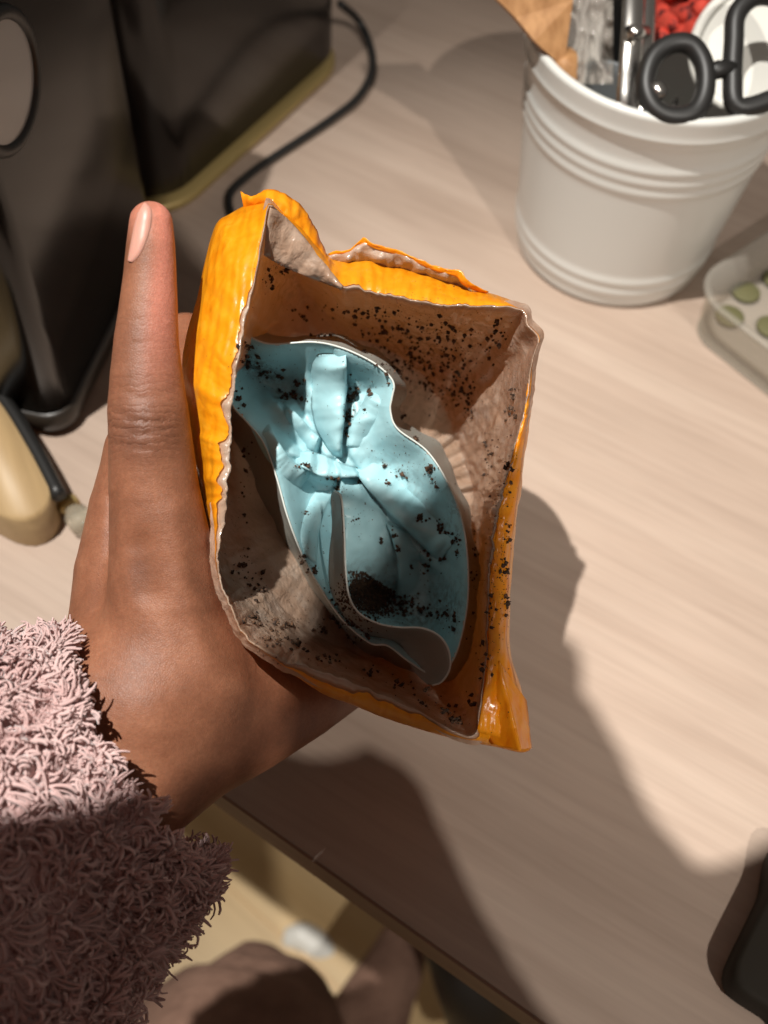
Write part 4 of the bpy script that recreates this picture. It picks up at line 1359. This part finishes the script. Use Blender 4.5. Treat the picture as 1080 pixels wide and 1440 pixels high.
NCL, PER = 4300, 6
NTUFT = NCL
ss_ = np.where(rng.random(NTUFT) < 0.16, rng.random(NTUFT) * 1.2, rng.random(NTUFT) ** 1.15 * (NS - 3))
aa_ = np.where(rng.random(NTUFT) < 0.86, (rng.random(NTUFT) * 1.25 - 0.125) * math.pi, rng.random(NTUFT) * 2 * math.pi) % (2 * math.pi)
base_p = []
for s, a in zip(ss_, aa_): base_p.append(sleeve_pt(s, a))
BP = np.array([b[0] for b in base_p])
SEEDC = rng.random((NCL, 4))
flow = 2.2 * math.pi * fbm(BP * 75, 2, 111)
flow2 = fbm(BP * 120, 2, 117)
for kk_ in range(NCL * PER):
    k = kk_ // PER
    p, n, tj = base_p[k]
    tl = np.cross(n, tj); tl /= np.linalg.norm(tl)
    if tl @ tg > 0: tl = -tl                                   # points to the cuff
    cuff = max(0.0, 1 - ss_[k] / 2.2)
    a = flow[k] * (1 - 0.7 * cuff) + rng.normal() * 0.16 + (SEEDC[k, 0] - 0.5) * 0.7
    d = tl * math.cos(a) + tj * math.sin(a)
    p = p + (tl * rng.normal() + tj * rng.normal()) * 0.00085
    L = (0.0060 + 0.0050 * SEEDC[k, 1] + 0.001 * rng.random()) * (1 + 0.25 * flow2[k])
    r0 = 0.00030 + 0.00026 * rng.random()
    tot = (0.9 + 2.8 * SEEDC[k, 2] + 0.5 * rng.normal()) * (1 if SEEDC[k, 3] < 0.5 + 0.4 * flow2[k] else -1) * (1 - 0.55 * cuff)
    axn = n + 0.45 * rng.normal(size=3); axn /= np.linalg.norm(axn)
    q = p - n * 0.0002 + n * 0.0007 * rng.random()
    dirv = d * 0.85 + n * (0.08 + 0.22 * SEEDC[k, 1] + 0.1 * rng.random()); dirv /= np.linalg.norm(dirv)
    ns = 8; pts = [q]
    for i in range(ns):
        an = tot / ns * (0.6 + 0.8 * i / ns)
        dirv = dirv * math.cos(an) + np.cross(axn, dirv) * math.sin(an) + axn * (axn @ dirv) * (1 - math.cos(an))
        dirv = dirv - n * 0.16 * (i / ns)
        dirv /= np.linalg.norm(dirv)
        q = q + dirv * L / ns; pts.append(q)
    pts = np.array(pts)
    tgp = np.gradient(pts, axis=0); tgp /= np.linalg.norm(tgp, axis=1)[:, None]
    x_ = np.cross(tgp, n + 0.01); x_ /= np.linalg.norm(x_, axis=1)[:, None]
    y_ = np.cross(tgp, x_)
    rr = r0 * np.array([0.9, 1.0, 1.1, 1.18, 1.22, 1.22, 1.16, 1.02, 0.7])
    vv_ = np.concatenate([pts + x_ * rr[:, None], pts - x_ * rr[:, None] * 0.5 + y_ * rr[:, None] * 0.87, pts - x_ * rr[:, None] * 0.5 - y_ * rr[:, None] * 0.87])
    TB_v.append(vv_)
    m_ = ns + 1
    for c0_ in range(3):
        c1_ = (c0_ + 1) % 3
        for i in range(ns): TB_f.append((nvt + c0_ * m_ + i, nvt + c1_ * m_ + i, nvt + c1_ * m_ + i + 1, nvt + c0_ * m_ + i + 1))
    nvt += 3 * m_
# a haze of loose fibres over the curls
for k in range(26000):
    p, n, tj = base_p[rng.integers(NTUFT)]
    d = rng.normal(size=3) * 0.8 + n * 1.0; d /= np.linalg.norm(d)
    b_ = np.cross(d, n + 0.1); b_ /= np.linalg.norm(b_)
    L = 0.002 + 0.0035 * rng.random(); w = 0.00007
    q0 = p + n * 0.001; q1 = q0 + d * L * 0.6; q2 = q1 + (d * 0.6 - n * 0.5 + rng.normal(size=3) * 0.4) * L * 0.5
    TB_v.append(np.array([q0 - b_ * w, q0 + b_ * w, q1 - b_ * w, q1 + b_ * w, q2]))
    TB_f += [(nvt, nvt + 1, nvt + 3, nvt + 2), (nvt + 2, nvt + 3, nvt + 4)]
    nvt += 5
mesh('fleece_curls', np.concatenate(TB_v), TB_f, M_fleece, sleeve, kind='stuff')

# trousered legs and slipper, far below
def limb(name, pts, mat, parent, n=28, seed=0):
    p = np.array([np.r_[W(u, v, d), r * d / F_PX] for u, v, d, r in pts])
    q = []
    for i in range(4): q.append(np.interp(np.linspace(0, len(p) - 1, 40), range(len(p)), p[:, i]))
    q = np.array(q).T
    ker = np.ones(5) / 5
    for i in range(4): q[2:-2, i] = np.convolve(q[:, i], ker, 'valid')
    v, f = tube(q[:, :3], q[:, 3], n)
    v = v + 0.006 * fbm(v * 18, 3, seed)[:, None] * FV
    return mesh(name, v, f, mat, parent)


limb('trouser_leg', [(372, 1334, .90, 6), (370, 1340, .90, 50), (366, 1385, .89, 105), (352, 1440, .87, 150), (320, 1540, .84, 185), (280, 1700, .78, 200)], M_trouser, person, seed=3)
limb('trouser_leg', [(588, 1285, 1.12, 6), (582, 1296, 1.12, 30), (560, 1345, 1.10, 40), (530, 1410, 1.08, 52), (490, 1500, 1.05, 70)], M_trouser, person, seed=5)
limb('slipper', [(395, 1320, 1.25, 4), (400, 1322, 1.25, 16), (425, 1318, 1.25, 22), (445, 1330, 1.25, 22), (470, 1350, 1.25, 16)], M_white, person, seed=7)
st_ = thing('stool', 'dark stool under the counter edge with a small steel foot', 'stool', G(680, 1420, FZ))
pts = [W(630, 1300, 1.0), W(660, 1370, 1.02), (W(700, 1460, 1.05))]
v, f = tube(np.array(pts), [0.028, 0.036, 0.044], 20)
mesh('seat_post', v, f, M_black2, st_)
v, f = tube(np.array([W(712, 1408, 1.1), W(728, 1432, 1.1)]), 0.008, 12)
mesh('foot', v, f, M_steel, st_)

# ------------------------------------------------------------------ unseen slabs added overhead to block the two spots
def to_plane(p, light, z):
    p = np.asarray(p, float); d = light - p
    return p + d * ((z - p[2]) / d[2])


ZC = 0.50
wig = lambda P, amp, n, seed: P + np.c_[amp * fbm(P3(np.arange(n) * 0.9, 0 * np.arange(n), seed), 3, seed), amp * fbm(P3(np.arange(n) * 0.9, 3 + 0 * np.arange(n), seed), 3, seed + 1), 0 * np.arange(n)]
# phone
def padded(poly, z0, t):
    p = np.asarray(poly, float)[:, :2]
    nx_ = np.roll(p, -1, 0) - np.roll(p, 1, 0); nx_ = np.stack([nx_[:, 1], -nx_[:, 0]], 1); nx_ /= np.linalg.norm(nx_, axis=1)[:, None] + 1e-9
    area = 0.5 * np.sum(p[:, 0] * np.roll(p[:, 1], -1) - np.roll(p[:, 0], -1) * p[:, 1])
    if area < 0: nx_ = -nx_
    L_ = [np.c_[p - nx_ * o_, np.full(len(p), z0 + t * k_)] for o_, k_ in ((0.006, 0), (0.002, 0.12), (0, 0.35), (0, 0.65), (0.002, 0.88), (0.006, 1.0))]
    n_ = len(p)
    return np.vstack(L_), grid_faces(6, n_, False, True) + [list(range(n_)), [5 * n_ + k for k in range(n_)]]


TP = lambda p: to_plane(p, LB, ZC)
pc = [TP(W(415, 712, .362)), TP(W(395, 960, .345)), TP(G(528, 1040))]
x0 = float(np.mean([p[0] for p in pc])); x1 = float(TP(G(808, 940))[0])
y1 = float(TP(W(520, 716, .376))[1]); y0 = y1 - 0.11
r_ = 0.009
pl = []
for cx, cy, a0 in ((x1 - r_, y1 - r_, 0), (x0 + r_, y1 - r_, 90), (x0 + r_, y0, 180), (x1 - r_, y0, 270)):
    for k in range(7):
        a = math.radians(a0 + 90 * k / 6)
        pl.append((cx + r_ * math.cos(a), cy + r_ * math.sin(a), ZC))
v, f = prism(np.array(pl), (0, 0, 0.008))
ph_o = mesh('phone', v, f, M_black2, smooth=False)  # unseen slab added to block the first spot, outline projected back from its shadow
tag(ph_o, 'dark phone added outside the picture to shade the bag', 'phone')
# unseen slab added to cast a body-like shade from the first spot
pl = [TP(p) for p in (W(-60, 1165, .265), W(0, 1155, .27), W(160, 1120, .285), W(270, 1090, .31), W(393, 1010, .34), G(560, 1020), G(700, 1000), G(812, 970), G(835, 1020), G(870, 1080), G(910, 1170), G(980, 1235), G(1080, 1190), G(1180, 1120))]
pl = np.array([(-0.9, pl[0][1] - 0.01, ZC)] + pl + [(0.12, 0.0, ZC), (0.14, -0.2, ZC), (0.1, -0.6, ZC), (-0.9, -0.6, ZC)])
d_ = resample(np.vstack([pl, pl[:1]]), 400, True); d_ = wig(d_, 0.0012, 400, 5)
v, f = padded(d_, ZC - 0.012, 0.035)
mesh('body_shade_slab', v, f, M_fleece, person, smooth=False)
pl = np.array([(-0.09, 0.0, .3), (-0.04, 0.002, .3), (0.0, -0.012, .3), (0.035, -0.03, .3), (0.068, -0.036, .3), (0.089, -0.036, .3), (0.101, -0.039, .3), (0.112, -0.034, .3), (0.125, -0.038, .3), (0.131, -0.050, .3), (0.142, -0.068, .3), (0.156, -0.090, .3), (0.168, -0.106, .3), (0.20, -0.16, .3), (0.24, -0.3, .3), (-0.3, -0.5, .3), (-0.3, -0.05, .3)])
d_ = resample(np.vstack([pl, pl[:1]]), 300, True); d_ = wig(d_, 0.0013, 300, 9)
v, f = padded(d_, 0.275, 0.04)
mesh('counter_shade_slab', v, f, M_fleece, person, smooth=False)  # unseen slab added to shade counter and sleeve from the second spot
ZD = 0.47
pl = np.array([to_plane(W(u_, v_, .36), LA, ZD) for u_, v_ in ((300, 430), (480, 400), (715, 400), (690, 560), (655, 720), (655, 900), (630, 950), (600, 975), (520, 1070), (400, 1100), (394, 1000), (390, 960), (330, 930), (280, 800), (440, 848), (548, 856), (572, 800), (562, 715), (452, 700), (436, 836), (282, 788), (285, 600))])
v, f = prism(pl, (0, 0, 0.012))
mesh('bag_shade_plate', v, f, M_fleece, person, smooth=False)  # unseen plate added and notched to keep the second spot off the bag
#ENDHAND#
#CASTERS#
